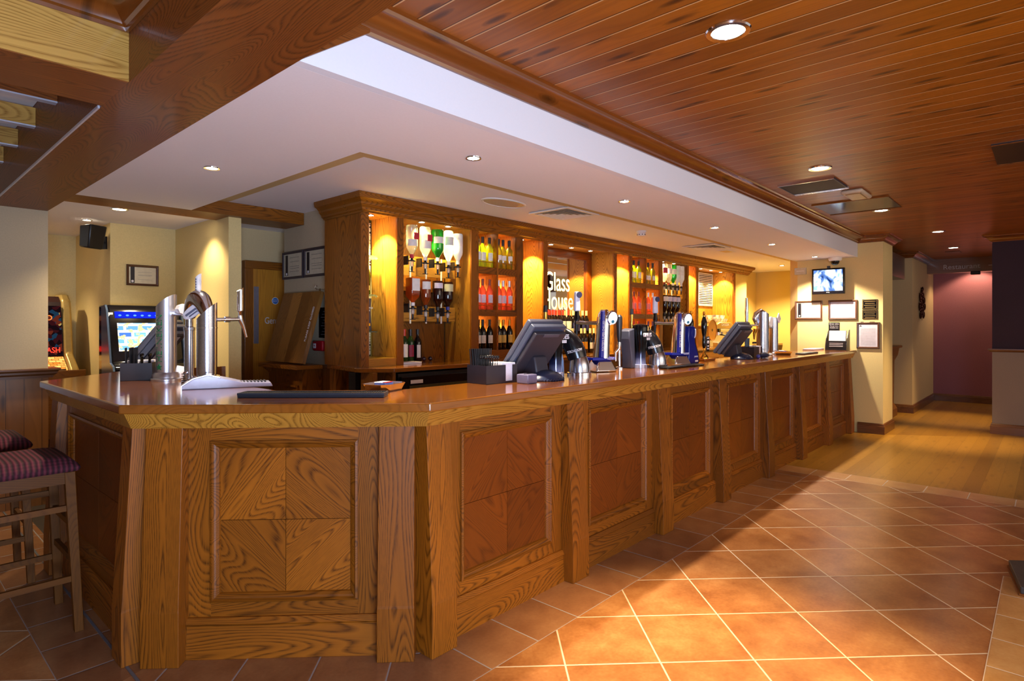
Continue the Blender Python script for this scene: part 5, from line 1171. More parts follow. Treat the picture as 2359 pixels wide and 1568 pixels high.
# coffee machine, cups and plate on the back counter
t = thing('coffee_machine', 'silver coffee machine with two group heads on the back counter', 'coffee machine', (9.94, 4.22, 1.1405))
MB().prism([(-0.36, 0.0), (-0.36, 0.30), (0.40, 0.30), (0.40, 0.0), (0.36, 0), (0.36, 0.06), (-0.32, 0.06), (-0.32, 0)], 0.0, 0.24, 'xz').build('body', steel, t, smooth=0)
MB().prism([(-0.36, 0.28), (-0.38, 0.34), (-0.22, 0.40), (0.24, 0.40), (0.42, 0.34), (0.40, 0.28)], -0.10, 0.24, 'xz').build('top_housing', plain('machine_champagne', '#a8894e', 0.3, 0.7), t, bevel=0.015, smooth=30)
MB().box(-0.36, 0.40, -0.10, -0.08, 0.235, 0.285).build('front_rail', steel, t, bevel=0.004)
MB().box(-0.38, 0.42, -0.14, 0.0, 0.0, 0.06).build('drip_grid', steel, t, bevel=0.004)
text('GAGGIA', 0.06, white, t, (0.0, -0.102, 0.355), (1, 0, 0), (0, 0, 1), xs=1.4)
for x in (-0.2, 0.22):
    MB().lathe([(0.035, 0.18), (0.035, 0.235)], (x, -0.07, 0), 20).build('group_head', chrome, t)
    MB().tube([(x, -0.09, 0.19), (x, -0.22, 0.18)], [0.010, 0.014], 10).build('portafilter_handle', blackp, t)
    MB().lathe([(0, -0.02), (0.032, -0.02), (0.032, 0.02), (0, 0.02)], (x * 1.5, -0.12, 0.26), 18, Matrix.Rotation(PI / 2, 3, 'X')).build('steam_knob', blackg, t)
cup = None
pw = plain('porcelain', '#fbf8f2', 0.15)
for k in range(18):
    up = k >= 11
    x = 9.63 + (k - 11) * 0.092 if up else (9.62 + (k % 6) * 0.108 if k < 6 else 9.67 + (k - 6) * 0.115)
    y = 4.27 if up else (4.32 if k < 6 else 4.20); z = 1.542 + (0.0605 if up else 0)
    if up: y = 4.32 if (k % 2) else 4.21; x = 9.60 + (k - 11) * 0.09
    if cup is None:
        cup = tag(MB().lathe([(0.022, 0), (0.026, 0.004), (0.036, 0.03), (0.040, 0.058), (0.037, 0.058), (0.032, 0.03), (0, 0.008)], (0, 0, 0), 20).tube([(0.036, 0, 0.045), (0.052, 0, 0.04), (0.050, 0, 0.022), (0.034, 0, 0.02)], 0.004, 6).build('coffee_cup', pw), '', 'cup', 'cups on the coffee machine'); o = cup
    else: o = cup.copy(); COL.objects.link(o)
    o['label'] = 'white cup, %s from left, %s of the heap on the coffee machine' % (ord_[k - 11 if up else (k if k < 6 else k - 6)], 'upper layer' if up else ('back row' if k < 6 else 'front row'))
    o.location = (x, y, z); o.rotation_euler = (0, 0, 1.57)
t = thing('round_tray', 'round amber tray with a dark centre standing before the coffee machine', 'tray', (9.28, 4.06, 1.41), 0)
Rr = Matrix.Rotation(PI / 2, 3, 'X')
MB().lathe([(0, 0), (0.165, 0), (0.170, 0.012), (0.162, 0.012), (0.158, 0.004), (0, 0.004)], (0, 0, 0), 44, Rr).build('tray', plain('amber_tray', '#b9741a', 0.3), t)
MB().lathe([(0, 0.004), (0.022, 0.004), (0.022, 0.009), (0, 0.009)], (0, 0, 0), 20, Rr).build('centre_boss', plain('boss_dark', '#4a1c0c', 0.3), t)
MB().box(-0.06, 0.06, 0.01, 0.06, -0.2695, -0.10).build('stand', steel, t, bevel=0.004)
# ================================================================ BOTTLES
def bprof(r, h, neck_r, sh, nk):
    """bottle outline: r body radius, h height, sh shoulder start, nk neck start"""
    return [(0, 0.0), (r * .85, 0.0), (r, 0.008), (r, sh), (r * .93, sh + (nk - sh) * .25), (r * .68, sh + (nk - sh) * .62), (neck_r * 1.15, nk), (neck_r, nk + .012), (neck_r, h - .014), (neck_r * 1.12, h - .012), (neck_r * 1.12, h), (0, h)]
def wine(loc, lab, group, glass, capm, labm, label_z=(0.07, 0.15), cap_h=0.06, lab_arc=0.72, band=None, flip=False):
    key = (glass.name, capm.name, labm.name, label_z, cap_h)
    if key in wine.cache:
        return dup(wine.cache[key], loc, None, lab, group)
    t = thing('wine_bottle', lab, 'bottle', loc, 0, group)
    P = bprof(0.037, 0.305, 0.0135, 0.185, 0.235)
    a = MB().lathe(P, (0, 0, 0), 20).build('glass', glass, t)
    b = MB().lathe([(0.0145, 0.305 - cap_h), (0.0158, 0.305 - cap_h), (0.0162, 0.307), (0, 0.3075)], (0, 0, 0), 16).build('capsule', capm, t)
    vs = []; n = 14
    for k in range(n + 1):
        ang = -PI / 2 - 0.35 - lab_arc + 2 * lab_arc * k / n
        for z in label_z: vs.append((0.0378 * math.cos(ang), 0.0378 * math.sin(ang), z))
        for z in label_z: vs.append((0.0372 * math.cos(ang), 0.0372 * math.sin(ang), z))
    fs = []
    for k in range(n):
        i, j = k * 4, k * 4 + 4
        fs += [(i, j, j + 1, i + 1), (i + 2, i + 3, j + 3, j + 2), (i + 1, j + 1, j + 3, i + 3), (i, i + 2, j + 2, j)]
    fs += [(0, 1, 3, 2), (n * 4, n * 4 + 2, n * 4 + 3, n * 4 + 1)]
    c = MB().mesh(vs, fs).build('label', labm, t)
    CH[t.name] = [a, b, c]
    wine.cache[key] = t
    return t
wine.cache = {}
gwhite = glassy('pale_green_wine_glass', '#a9b428', 0.55, 0.6); gwhite2 = glassy('olive_wine_glass', '#8a7a1c', 0.7, 0.5)
grose = glassy('rose_wine_glass', '#ff9066', 0.55, 0.6); gred = plain('red_wine_glass', '#140b0c', 0.08, 0, 0.02); ggreen = plain('dark_green_glass', '#1c3a18', 0.08, 0, 0.02)
kdark = plain('capsule_dark', '#2a2426', 0.35); kred = plain('capsule_redbrown', '#8c3a28', 0.3); ksil = plain('capsule_silver', '#e3ddec', 0.25, 0.4); kgold = plain('capsule_gold', '#d6a441', 0.3, 0.5)
kcream = plain('capsule_cream', '#e9dcab', 0.4); kscar = plain('capsule_scarlet', '#d23a1c', 0.35); kpurp = plain('capsule_purple', '#6d4a86', 0.35)
lwhite = plain('label_white', '#efeae6', 0.6); llilac = plain('label_lilac', '#e3d6ea', 0.6); lyel = plain('label_cream_yellow', '#e6c46a', 0.6); lamb = plain('label_amber', '#f0a818', 0.6); lnavy = plain('label_navy', '#2c2a66', 0.6); lpink = plain('label_pink', '#ef9aa6', 0.6)
nth = ['first', 'second', 'third', 'fourth', 'fifth', 'sixth', 'seventh', 'eighth', 'ninth', 'tenth', 'eleventh']
def rowof(xs, y, z, what, where, *a, **k):
    for i, x in enumerate(xs):
        yy = y + (0.012 if i % 2 else 0)
        wine((x, yy, z), '%s, %s from left, %s' % (what, nth[i], where), what + 's ' + where, *a, **k)
ZS = (1.2355, 1.6405, 2.0625)

YS = 4.215
TR = [(4.135, 4.215, 4.30), (4.42, 4.505, 4.60)]
def x3(a, b, c_): return [a, b, c_]
L1, L2 = (4.140, 4.222, 4.308), (4.440, 4.522, 4.604)
R1, R2 = (7.030, 7.135, 7.240), (7.420, 7.525, 7.630)
rowof(L1, YS, ZS[2], 'white wine bottle', 'near rack top left shelf', gwhite, kdark, lwhite)
rowof(L2, YS, ZS[2], 'olive wine bottle', 'near rack top right shelf', gwhite2, kdark, lwhite, (0.09, 0.14))
rowof(L1, YS, ZS[1], 'rose wine bottle with red cap', 'near rack middle left shelf', grose, kred, llilac)
rowof(L2, YS, ZS[1], 'rose wine bottle with silver cap', 'near rack middle right shelf', grose, ksil, llilac)
rowof(L1, YS, ZS[0], 'black wine bottle with white label', 'near rack bottom left shelf', gred, kdark, lwhite)
rowof(L2, YS, ZS[0], 'black wine bottle with yellow label', 'near rack bottom right shelf', gred, kgold, lyel)
for z, gl, cp, lb, nm in ((ZS[1], grose, kred, llilac, 'back row red capped rose bottle'), (ZS[0], gred, kdark, lwhite, 'back row white labelled black bottle')):
    rowof([4.19, 4.275], 4.33, z, nm, 'near rack left side', gl, cp, lb)
rowof([4.475, 4.56], 4.33, ZS[0], 'back row yellow labelled black bottle', 'near rack right side', gred, kgold, lyel)
rowof([4.475, 4.56], 4.33, ZS[1], 'back row silver capped rose bottle', 'near rack right side', grose, ksil, llilac)
rowof([4.19, 4.275], 4.33, ZS[2], 'back row white wine bottle', 'near rack left side', gwhite, kdark, lwhite)
# far shelves
rowof(R1, YS, ZS[2], 'white wine bottle', 'far rack top left shelf', gwhite, kdark, lwhite)
rowof(R2, YS, ZS[2], 'white wine bottle', 'far rack top right shelf', gwhite2, kdark, lwhite, (0.06, 0.12))
rowof(R1, YS, ZS[1], 'rose wine bottle with red cap', 'far rack middle left shelf', grose, kred, lpink)
rowof(R2, YS, ZS[1], 'rose wine bottle with silver cap', 'far rack middle right shelf', grose, ksil, lpink)
rowof(R1, YS, ZS[0], 'black wine bottle with scarlet cap', 'far rack bottom left shelf', gred, kscar, lwhite)
rowof(R2, YS, ZS[0], 'black wine bottle with purple cap', 'far rack bottom right shelf', gred, kpurp, lwhite)
# before the mirror
xb = [5.30, 5.42, 5.54, 5.66, 5.76, 5.86, 5.96]
rowof(xb[2:], 4.455, 1.366, 'dark wine bottle with scarlet cap', 'on step before mirror', gred, kscar, lwhite, (0.05, 0.17), 0.06, 1.3)
rowof([6.06, 6.16, 6.26, 6.36], 4.455, 1.366, 'dark wine bottle with cream cap', 'on step before mirror', gred, kcream, lnavy, (0.05, 0.15))
rowof([5.70, 5.79, 5.88, 5.97, 6.06, 6.15], 4.33, ZC, 'dark wine bottle with amber label', 'on counter before mirror', gred, kcream, lamb, (0.05, 0.14))
rowof([6.25, 6.35, 6.45], 4.33, ZC, 'dark wine bottle with pale label', 'on counter before mirror', gred, kcream, lwhite, (0.05, 0.13))
# wine bottles on the counter below the near optics
wine((3.335, 4.46, ZC), 'dark wine bottle with yellow label, leftmost below the near spirit bottles', None, ggreen, kgold, lamb, (0.05, 0.15))
wine((3.405, 4.43, ZC), 'green wine bottle with red cap and large white label below the near spirit bottles', None, ggreen, kscar, lwhite, (0.05, 0.17))
wine((3.50, 4.46, ZC), 'green wine bottle with dark cap and crimson label below the near spirit bottles', None, ggreen, kdark, plain('label_crimson', '#9a1f44', 0.5), (0.05, 0.16))
wine((3.57, 4.44, ZC), 'slim black wine bottle with white label, rightmost below the near spirit bottles', None, gred, kdark, lwhite, (0.04, 0.16), 0.05, 0.5)
t = tag(MB().box(3.22, 3.44, 4.22, 4.34, ZC, ZC + 0.016).build('paper_pad', paper, smooth=0, bevel=0.001), 'white order pad lying on the back counter below the spirit bottles', 'pad')
for x, w_ in ((3.66, 'left'), (3.74, 'right')):
    tag(MB().ball((x, 4.46, ZC + 0.022), 0.022, 14, 8).build('glass_ball', glassy('smoky_ball', '#5a3a52', 0.6, 0.4)), 'small smoky round glass on the back counter, %s one of two' % w_, 'ornament')

# inverted spirit bottles on optics
gclear = glassy('clear_spirit_glass', '#fbfaf4', 0.28, 0.6, 0.04); ggin = glassy('green_gin_glass', '#22a23a', 0.62, 0.55)
gwhisky = glassy('amber_whisky_glass', '#b0501a', 0.72, 0.5); gdark = plain('dark_spirit_glass', '#2a0e08', 0.08, 0, 0.02); gcoco = plain('white_spirit_bottle', '#fbfbf6', 0.2, 0, 0.01)
def optic(x, ztop, lab, grp, glass, labm, r=0.052, L=0.30, neck=None, sq=False, red=None, y=4.42, lz=(0.06, 0.16)):
    t = thing('spirit_bottle', lab, 'bottle', (x, y, ztop), 0, grp)
    seg = 4 if sq else 24
    P = [(0, 0), (r * .9, 0), (r, -0.012), (r, -L * .62), (r * .9, -L * .70), (0.022, -L * .86), (0.0155, -L * .9), (0.0155, -L), (0, -L)]
    ax = Matrix.Rotation(PI / 4, 3, 'Z')
    MB().lathe(P, (0, 0, 0), seg, ax if sq else None).build('glass', glass, t, bevel=0.006 if sq else 0, smooth=40)
    rr = r * (0.722 if sq else 1.012); vs = []; n = 1 if sq else 12
    if sq: MB().box(-rr * .9, rr * .9, -rr - 0.001, -rr + 0.001, -lz[1], -lz[0]).build('label', labm, t, smooth=0)
    else:
        for k in range(n + 1):
            a = -PI / 2 - 0.35 - 1.0 + 2.0 * k / n
            for z in lz: vs.append((rr * math.cos(a), rr * math.sin(a), -z))
            for z in lz: vs.append((rr * .985 * math.cos(a), rr * .985 * math.sin(a), -z))
        fs = []
        for k in range(n):
            i, j = k * 4, k * 4 + 4; fs += [(i, j, j + 1, i + 1), (i + 2, i + 3, j + 3, j + 2), (i + 1, j + 1, j + 3, i + 3), (i, i + 2, j + 2, j)]
        MB().mesh(vs, fs).build('label', labm, t)
    MB().lathe([(0.0185, -L * .90), (0.0195, -L - 0.005), (0, -L - 0.005)], (0, 0, 0), 18).build('neck_wrap', neck or kdark, t)
    if red: MB().box(-rr * .35, rr * .7, -r - 0.004, -r - 0.001, -0.13, -0.07).build('red_print', red, t, smooth=0)
    z = -L - 0.005
    MB().lathe([(0.010, z), (0.012, z - .012), (0.020, z - .018), (0.020, z - .026), (0, z - .026)], (0, 0, 0), 18).box(-0.036, 0.036, -0.006, 0.014, z - .030, z - .020).build('clamp', blackp, t)
    MB().lathe([(0.014, z - .03), (0.018, z - .05), (0.014, z - .075), (0, z - .075)], (0, 0, 0), 18).build('measure_chamber', clearp, t)
    MB().lathe([(0.009, z - .075), (0.010, z - .105), (0.006, z - .12), (0, z - .12)], (0, 0, 0), 14).box(-0.03, 0.03, -0.004, 0.004, z - .126, z - .120).build('spout_lever', blackp, t)
    MB().box(-0.040, -0.026, 0.014, 0.082, z - .06, z + .02).build('bracket', blackp, t, smooth=0)
    return t
G1 = 'upper spirit bottles in the near bay'; G2 = 'lower spirit bottles in the near bay'; redl = plain('label_red', '#c22a3a', 0.5)
optic(3.375, 2.385, 'clear spirit bottle with red print, first of the near upper row', G1, gclear, lwhite, 0.053, 0.29, redl, red=redl, lz=(0.13, 0.19), y=4.28)
optic(3.53, 2.385, 'clear spirit bottle with white neck, second of the near upper row', G1, gclear, lwhite, 0.053, 0.30, ksil, red=redl, lz=(0.12, 0.20), y=4.28)
optic(3.68, 2.38, 'bright green gin bottle, third of the near upper row', G1, ggin, lwhite, 0.058, 0.29, lwhite, lz=(0.07, 0.13), y=4.28)
optic(3.815, 2.385, 'clear round shouldered bottle, fourth of the near upper row', G1, gclear, lwhite, 0.050, 0.32, lwhite, lz=(0.06, 0.14), y=4.28)
optic(3.935, 2.37, 'solid white coconut rum bottle, last of the near upper row', G1, gcoco, lwhite, 0.050, 0.29, lwhite, lz=(0.05, 0.12), y=4.28)
optic(3.385, 1.915, 'square whisky bottle with large white label, first of the near lower row', G2, gwhisky, lwhite, 0.066, 0.25, lwhite, True, lz=(0.01, 0.12), y=4.28)
optic(3.535, 1.905, 'amber whisky bottle with white label, second of the near lower row', G2, gwhisky, lwhite, 0.047, 0.26, kdark, lz=(0.02, 0.09), y=4.28)
optic(3.68, 1.90, 'dark rum bottle with round pale label, third of the near lower row', G2, gdark, llilac, 0.05, 0.27, kdark, lz=(0.02, 0.07), y=4.28)
optic(3.805, 1.895, 'dark brandy bottle with cream label and blue neck, last of the near lower row', G2, gdark, plain('label_parchment', '#ddd3a4', 0.6), 0.054, 0.26, plain('neck_blue', '#2b2f8c', 0.3), lz=(0.02, 0.09), y=4.28)
G3 = 'upper spirit bottles in the far bay'; G4 = 'lower spirit bottles in the far bay'
for i, (x, g_, lb) in enumerate(((7.99, gclear, redl), (8.13, gclear, lwhite), (8.27, ggin, lwhite), (8.40, gcoco, lwhite), (8.53, gcoco, lwhite))):
    optic(x, 2.39, '%s spirit bottle, %s of the far upper row' % (('clear', 'clear', 'green', 'white', 'white')[i], nth[i]), G3, g_, lb, 0.05, 0.30, kred if i < 2 else lwhite, y=4.225, lz=(0.06, 0.14))
for i, x in enumerate((8.00, 8.13, 8.27, 8.40)):
    optic(x, 1.93, 'dark spirit bottle, %s of the far lower row' % nth[i], G4, gdark, llilac if i else lwhite, 0.05, 0.28, kdark, y=4.225, lz=(0.02, 0.09))
for x0, x1, w_, yb in ((3.20, 3.98, 'near', 4.40), (7.83, 8.57, 'far', 4.345)):
    t = thing('optic_rack', 'white strip rack holding the inverted spirit bottles in the %s bay' % w_, 'rack', ((x0 + x1) / 2, yb - 0.01, 1.5))
    w2 = (x1 - x0) / 2
    MB().box(-w2, w2, -0.02, -0.001, 0.44, 0.62).build('upper_board', W('barlight', 'x'), t, smooth=0)
    MB().box(-w2, w2, -0.02, -0.001, 0.02, 0.16).build('lower_board', W('barlight', 'x'), t, smooth=0)
    for k in range(4): MB().box(-w2 + 0.03 + k * w2 * 0.48, -w2 + 0.045 + k * w2 * 0.48, -0.026, -0.020, -0.0, 0.62).build('white_upright', white, t, smooth=0)
    MB().box(-w2, w2, 0.0, 4.543 - (yb - 0.01), 0.3, 0.34).build('rack_ledger', W('bar', 'x'), t, smooth=0)
# corner bay: glass shelves, whisky bottle and tube
for z, w_ in ((2.065, 'top'), (1.735, 'middle'), (1.425, 'bottom')):
    t = thing('glass_shelf', '%s clear glass shelf in the corner bay of the display unit' % w_, 'shelf', (2.96, 4.40, z), group='corner glass shelves')
    MB().prism([(-0.128, 0.137), (0.12, 0.137), (0.12, -0.02), (0.02, -0.14), (-0.128, -0.17)], 0, 0.008).build('glass', glassy('shelf_glass', '#c9d8d2', 0.25, 0.5), t, smooth=0)
    MB().tube([(0.12, -0.02, -0.006), (0.10, -0.02, -0.006)], 0.006, 8).build('shelf_pin', chrome, t)
t = thing('whisky_bottle', 'green whisky bottle with oval badge on the middle glass shelf', 'bottle', (2.985, 4.42, 1.7435))
MB().lathe([(0, 0), (0.034, 0), (0.038, 0.01), (0.038, 0.15), (0.044, 0.17), (0.034, 0.21), (0.016, 0.245), (0.015, 0.285), (0, 0.285)], (0, 0, 0), 24).build('glass', plain('whisky_green', '#3a4a12', 0.08), t)
MB().lathe([(0.0165, 0.24), (0.0165, 0.295), (0, 0.295)], (0, 0, 0), 16).build('capsule', plain('capsule_green', '#20401e', 0.3), t)
MB().ball((-0.014, -0.028, 0.14), 0.030, 16, 8, (1, 0.35, 1)).build('oval_badge', plain('label_parchment', '#ddd3a4', 0.6), t)
MB().box(-0.034, 0.01, -0.041, -0.036, 0.045, 0.085).build('label', lyel, t, smooth=0)
t = thing('whisky_tube', 'dark grey presentation tube with pale lettering on the bottom glass shelf', 'tube', (2.985, 4.42, 1.4335))
MB().lathe([(0, 0), (0.045, 0), (0.048, 0.004), (0.040, 0.15), (0.044, 0.285), (0, 0.285)], (0, 0, 0), 28).build('tube', plain('tube_grey', '#4a4654', 0.4), t)
text('HIGHLAND', 0.022, paper, t, (-0.012, -0.045, 0.20), (1, -0.25, 0), (0, 0, 1), xs=0.8); text('PARK', 0.022, paper, t, (-0.012, -0.045, 0.178), (1, -0.25, 0), (0, 0, 1), xs=0.8); text('12', 0.016, paper, t, (-0.012, -0.045, 0.145), (1, -0.25, 0), (0, 0, 1))
MB().box(-0.045, 0.01, -0.049, -0.042, 0.045, 0.068).build('yellow_band', lamb, t, smooth=0)
# ================================================================ STOOLS
kn = NT('burgundy_ribbed_fabric'); tc = kn.n('TexCoord').outputs['Object']; sp = kn.n('SeparateXYZ', {0: tc})
rib = kn.math('SINE', kn.math('MULTIPLY', sp.outputs[0], 300.0)); kt = kn.math('SINE', kn.math('MULTIPLY', sp.outputs[1], 480.0))
hgt = kn.math('ADD', rib, kn.math('MULTIPLY', kt, 0.22))
cl = kn.ramp(kn.math('ADD', kn.math('MULTIPLY', hgt, 0.3), 0.5), [(0.2, C('#2c0a14')), (0.85, C('#6a2434'))])
kn.bsdf(cl, 0.85, bump=hgt, bstr=0.7, bdist=0.003)
burg = kn.m
def stool(x, y, lab, rz=0.0):
    """high stool; origin on the floor below the seat centre, w = 0.42 wide (x), 0.42 deep (y)"""
    t = thing('bar_stool', lab, 'bar stool', (x, y, 0), rz, 'burgundy bar stools')
    hw = 0.20; sz = 0.775
    for sx in (-1, 1):
        for sy in (-1, 1):
            bx, by = sx * (hw + 0.022), sy * (hw + 0.012); tx, ty = sx * (hw - 0.012), sy * (hw - 0.008); a = 0.021; b = 0.018
            MB().hexa([(bx - b, by - b, 0), (bx + b, by - b, 0), (bx + b, by + b, 0), (bx - b, by + b, 0), (tx - a, ty - a, sz), (tx + a, ty - a, sz), (tx + a, ty + a, sz), (tx - a, ty + a, sz)]).build('leg', W('stool', 'z'), t, smooth=0, bevel=0.002)
    def at(z): return hw + 0.022 - 0.034 * z / sz
    for sy in (-1, 1):
        MB().box(-hw + .01, hw - .01, sy * (hw - .006) - .012, sy * (hw - .006) + .012, sz - 0.055, sz).build('seat_rail', W('stool', 'x'), t, smooth=0)
        for z in (0.60, 0.26):
            q = at(z); MB().box(-q + .012, q - .012, sy * q * .98 - .010, sy * q * .98 + .010, z - .014, z + .014).build('stretcher', W('stool', 'x'), t, smooth=0)
    for sx in (-1, 1):
        MB().box(sx * (hw - .010) - .012, sx * (hw - .010) + .012, -hw + .02, hw - .02, sz - 0.055, sz).build('seat_rail', W('stool', 'y'), t, smooth=0)
        for z in (0.52, 0.34):
            q = at(z); MB().box(sx * q - .010, sx * q + .010, -q + .012, q - .012, z - .014, z + .014).build('stretcher', W('stool', 'y'), t, smooth=0)
    # padded seat
    m = MB(); n = 12; vs = []; fs = []
    R_ = 0.232
    def sup(u): return (1 - abs(u) ** 5) ** 0.35 if abs(u) < 1 else 0
    for j in range(n + 1):
        for i in range(n + 1):
            u, v = -1 + 2 * i / n, -1 + 2 * j / n
            vs.append((u * R_, v * R_, sz + 0.028 + 0.048 * sup(u) * sup(v)))
    N_ = len(vs)
    for j in range(n + 1):
        for i in range(n + 1):
            u, v = -1 + 2 * i / n, -1 + 2 * j / n
            vs.append((u * R_ * .97, v * R_ * .97, sz + 0.001))
    for j in range(n):
        for i in range(n):
            a = j * (n + 1) + i; fs.append((a, a + 1, a + n + 2, a + n + 1)); fs.append((N_ + a, N_ + a + n + 1, N_ + a + n + 2, N_ + a + 1))
    bd = [i for i in range(n + 1)] + [(j + 1) * (n + 1) - 1 for j in range(1, n + 1)] + [n * (n + 1) + i for i in range(n - 1, -1, -1)] + [j * (n + 1) for j in range(n - 1, 0, -1)]
    for k in range(len(bd)):
        a, b = bd[k], bd[(k + 1) % len(bd)]; fs.append((a, b, N_ + b, N_ + a))
    m.mesh(vs, fs).build('seat_cushion', burg, t, smooth=60, bevel=0.012, seg=3)
    return t
stool(0.508, 3.72, 'high wooden bar stool with burgundy ribbed seat, nearest to the camera')
stool(0.46, 4.575, 'high wooden bar stool with burgundy ribbed seat, behind the nearest stool')
stool(0.30, 5.46, 'high wooden bar stool with burgundy seat, farthest, standing by the pine wainscot')

# ================================================================ GAMING ALCOVE
t = thing('fruit_machine', 'gold framed fruit machine with lit button deck in the gaming alcove', 'gaming machine', (1.05, 7.45, 0))
goldf = plain('machine_gold', '#b59a5c', 0.35, 0.5)
side = [(0.35, 0.0), (-0.20, 0.0), (-0.20, 0.85), (-0.34, 0.92), (-0.36, 1.0), (-0.32, 1.06), (-0.10, 1.20), (-0.02, 1.6), (0.02, 1.74), (0.12, 1.80), (0.35, 1.80)]
MB().prism(side, 0.36, 0.44, 'yz').build('side_cheek', goldf, t, bevel=0.02, smooth=30)
MB().prism(side, -0.44, -0.36, 'yz').build('side_cheek', goldf, t, bevel=0.02, smooth=30)
MB().prism([(y + 0.03, z - 0.02 if z > 1 else z) for y, z in side], -0.36, 0.36, 'yz').build('cabinet', plain('machine_maroon', '#2c1416', 0.3), t, smooth=0)
gm = NT('game_glass'); tc = gm.n('TexCoord').outputs['Object']
vo = gm.n('TexVoronoi', {'Vector': tc, 'Scale': 26.0}); cl = gm.ramp(vo.outputs['Color'], [(0.0, C('#1a0c10')), (0.45, C('#3a1216')), (0.62, C('#1d3b52')), (0.75, C('#6b2b1c')), (0.9, C('#c9a35a'))], 'CONSTANT')
em = gm.n('Emission', {0: cl, 1: 0.55}); gm.t.links.new(em.outputs[0], gm.out.inputs[0])
MB().hexa([(-.35, -.085, 1.19), (.35, -.085, 1.19), (.35, -.06, 1.19), (-.35, -.06, 1.19), (-.35, -.005, 1.68), (.35, -.005, 1.68), (.35, .02, 1.68), (-.35, .02, 1.68)]).build('game_glass', gm.m, t, smooth=0)
dk = NT('button_deck'); tc = dk.n('TexCoord').outputs['Object']; br_ = dk.n('TexBrick', {'Vector': tc, 'Color1': C('#ffcf6a'), 'Color2': C('#e87a2a'), 'Mortar': C('#7a3a10'), 'Scale': 9.0})
em = dk.n('Emission', {0: br_.outputs[0], 1: 1.1}); dk.t.links.new(em.outputs[0], dk.out.inputs[0])
MB().hexa([(-.35, -.31, 1.045), (.35, -.31, 1.045), (.35, -.10, 1.165), (-.35, -.10, 1.165), (-.35, -.315, 1.052), (.35, -.315, 1.052), (.35, -.105, 1.172), (-.35, -.105, 1.172)]).build('button_deck', dk.m, t, smooth=0)
for k in range(6): MB().box(-0.30 + k * 0.11, -0.22 + k * 0.11, -0.35, -0.31, 1.035, 1.06).build('push_button', plain('button_dark', '#3a2c20', 0.3), t, bevel=0.006)
text('£CASH', 0.075, emit('led_red', '#ff2a1a', 3.0), t, (0.24, -0.090, 1.235), (1, 0, 0), (0, 0.15, 1), xs=0.8)
for (x, z, r) in ((0.12, 1.36, .035), (0.10, 1.52, .05), (0.25, 1.56, .022), (0.20, 1.30, .02)):
    y = -0.09 + 0.08 * (z - 1.19) / 0.49
    MB().tube([(x + r * math.cos(a * PI / 8), y, z + r * math.sin(a * PI / 8)) for a in range(17)], 0.005, 6).build('dial_ring', emit('dial_amber', '#e07a3a', 1.0), t)
MB().ball((0.10, -0.0, 1.735), 0.03, 14, 7).build('top_lamp', emit('dial_amber', '#e07a3a', 1.0), t)
t = thing('quiz_machine', 'black touch screen quiz machine with blue header light in the alcove', 'gaming machine', (1.83, 6.33, 0))
side = [(0.28, 0.0), (-0.12, 0.0), (-0.12, 1.0), (-0.24, 1.08), (-0.22, 1.12), (-0.14, 1.15), (-0.02, 1.62), (0.02, 1.67), (0.28, 1.67)]
MB().prism(side, -0.30, 0.30, 'yz').build('cabinet', blackg, t, bevel=0.015, smooth=30)
for x in (-0.318, 0.302): MB().prism([(y - .02, z) for y, z in side[2:8]] + [(0.12, 1.66), (0.1, 1.0)], x, x + 0.016, 'yz').build('side_fin', plain('fin_blue_grey', '#5a6f92', 0.25, 0.6), t, smooth=0)
qs = NT('quiz_screen'); tc = qs.n('TexCoord').outputs['Object']
br_ = qs.n('TexBrick', {'Vector': qs.n('VectorRotate', {'Vector': tc, 'Rotation': (-PI / 2, 0, 0)}, rotation_type='EULER_XYZ').outputs[0], 'Color1': C('#7fc3e6'), 'Color2': C('#3a62b8'), 'Mortar': C('#f4fbff'), 'Scale': 4.2, 'Mortar Size': 0.05})
nz = qs.n('TexNoise', {'Vector': tc, 'Scale': 22.0, 'Detail': 2.0}).outputs[0]
cl = qs.mix(qs.ramp(nz, [(0.52, (0, 0, 0, 1)), (0.56, (1, 1, 1, 1))]), br_.outputs[0], C('#e8c88a'))
em = qs.n('Emission', {0: cl, 1: 1.3}); qs.t.links.new(em.outputs[0], qs.out.inputs[0])
def qy(z): return -0.14 + 0.12 * (z - 1.15) / 0.47 - 0.004
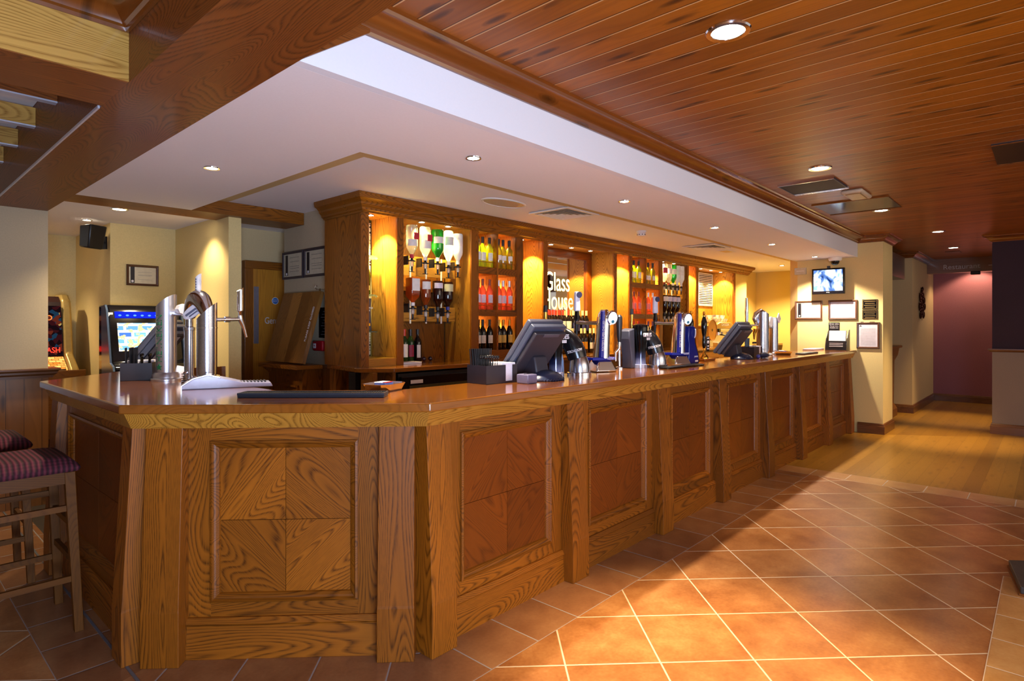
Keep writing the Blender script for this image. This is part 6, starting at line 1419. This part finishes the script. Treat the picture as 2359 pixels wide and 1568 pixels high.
MB().hexa([(-.235, qy(1.25), 1.25), (.235, qy(1.25), 1.25), (.235, qy(1.25) + .01, 1.25), (-.235, qy(1.25) + .01, 1.25), (-.235, qy(1.505), 1.505), (.235, qy(1.505), 1.505), (.235, qy(1.505) + .01, 1.505), (-.235, qy(1.505) + .01, 1.505)]).build('screen', qs.m, t, smooth=0)
MB().hexa([(-.25, qy(1.55), 1.55), (.25, qy(1.55), 1.55), (.25, qy(1.55) + .01, 1.55), (-.25, qy(1.55) + .01, 1.55), (-.25, qy(1.61), 1.61), (.25, qy(1.61), 1.61), (.25, qy(1.61) + .01, 1.61), (-.25, qy(1.61) + .01, 1.61)]).build('blue_header', emit('header_blue', '#1426c8', 1.0), t, smooth=0)
for k in range(8): MB().ball((-0.21 + k * 0.06, qy(1.575) - 0.002, 1.575), 0.010, 10, 5, (1.3, 0.3, 0.8)).build('header_light', emit('header_dot', '#4b7dff', 1.8), t)
MB().box(-0.297, -0.262, -0.03, -0.02, 1.56, 1.60).build('side_sticker', paper, t, smooth=0)
t = thing('bench_seat', 'dark wooden bench back seen beyond the left end of the bar', 'bench', (1.1, 6.75, 0))
MB().box(-0.35, 0.36, -0.02, 0.02, 0.45, 1.068).build('back_rest', W('stool', 'x'), t, smooth=0, bevel=0.004)
MB().box(-0.35, 0.36, 0.02, 0.36, 0.40, 0.45).build('seat', W('stool', 'x'), t, smooth=0)
for x in (-0.32, 0.33):
    for y in (0.0, 0.33): MB().box(x - .025, x + .025, y - .02, y + .02, 0, 0.40 if y else 0.45).build('leg', W('stool', 'z'), t, smooth=0)
t = thing('high_chair', 'reddish wooden chair back corner showing between the twin font and the doorway', 'chair', (1.93, 5.20, 0))
for x in (-0.19, 0.16):
    MB().hexa([(x, -.02, 0), (x + .035, -.02, 0), (x + .035, .015, 0), (x, .015, 0), (x, .03, 1.135), (x + .035, .03, 1.135), (x + .035, .06, 1.135), (x, .06, 1.135)]).build('back_post', W('top', 'z'), t, smooth=0)
    MB().box(x, x + .035, -0.40, -0.36, 0, 0.62).build('leg', W('top', 'z'), t, smooth=0)
MB().box(-0.155, 0.16, 0.02, 0.05, 1.05, 1.134).build('top_rail', W('top', 'x'), t, smooth=0)
MB().box(-0.19, 0.195, -0.40, 0.02, 0.62, 0.66).build('seat', burg, t, smooth=0, bevel=0.008)
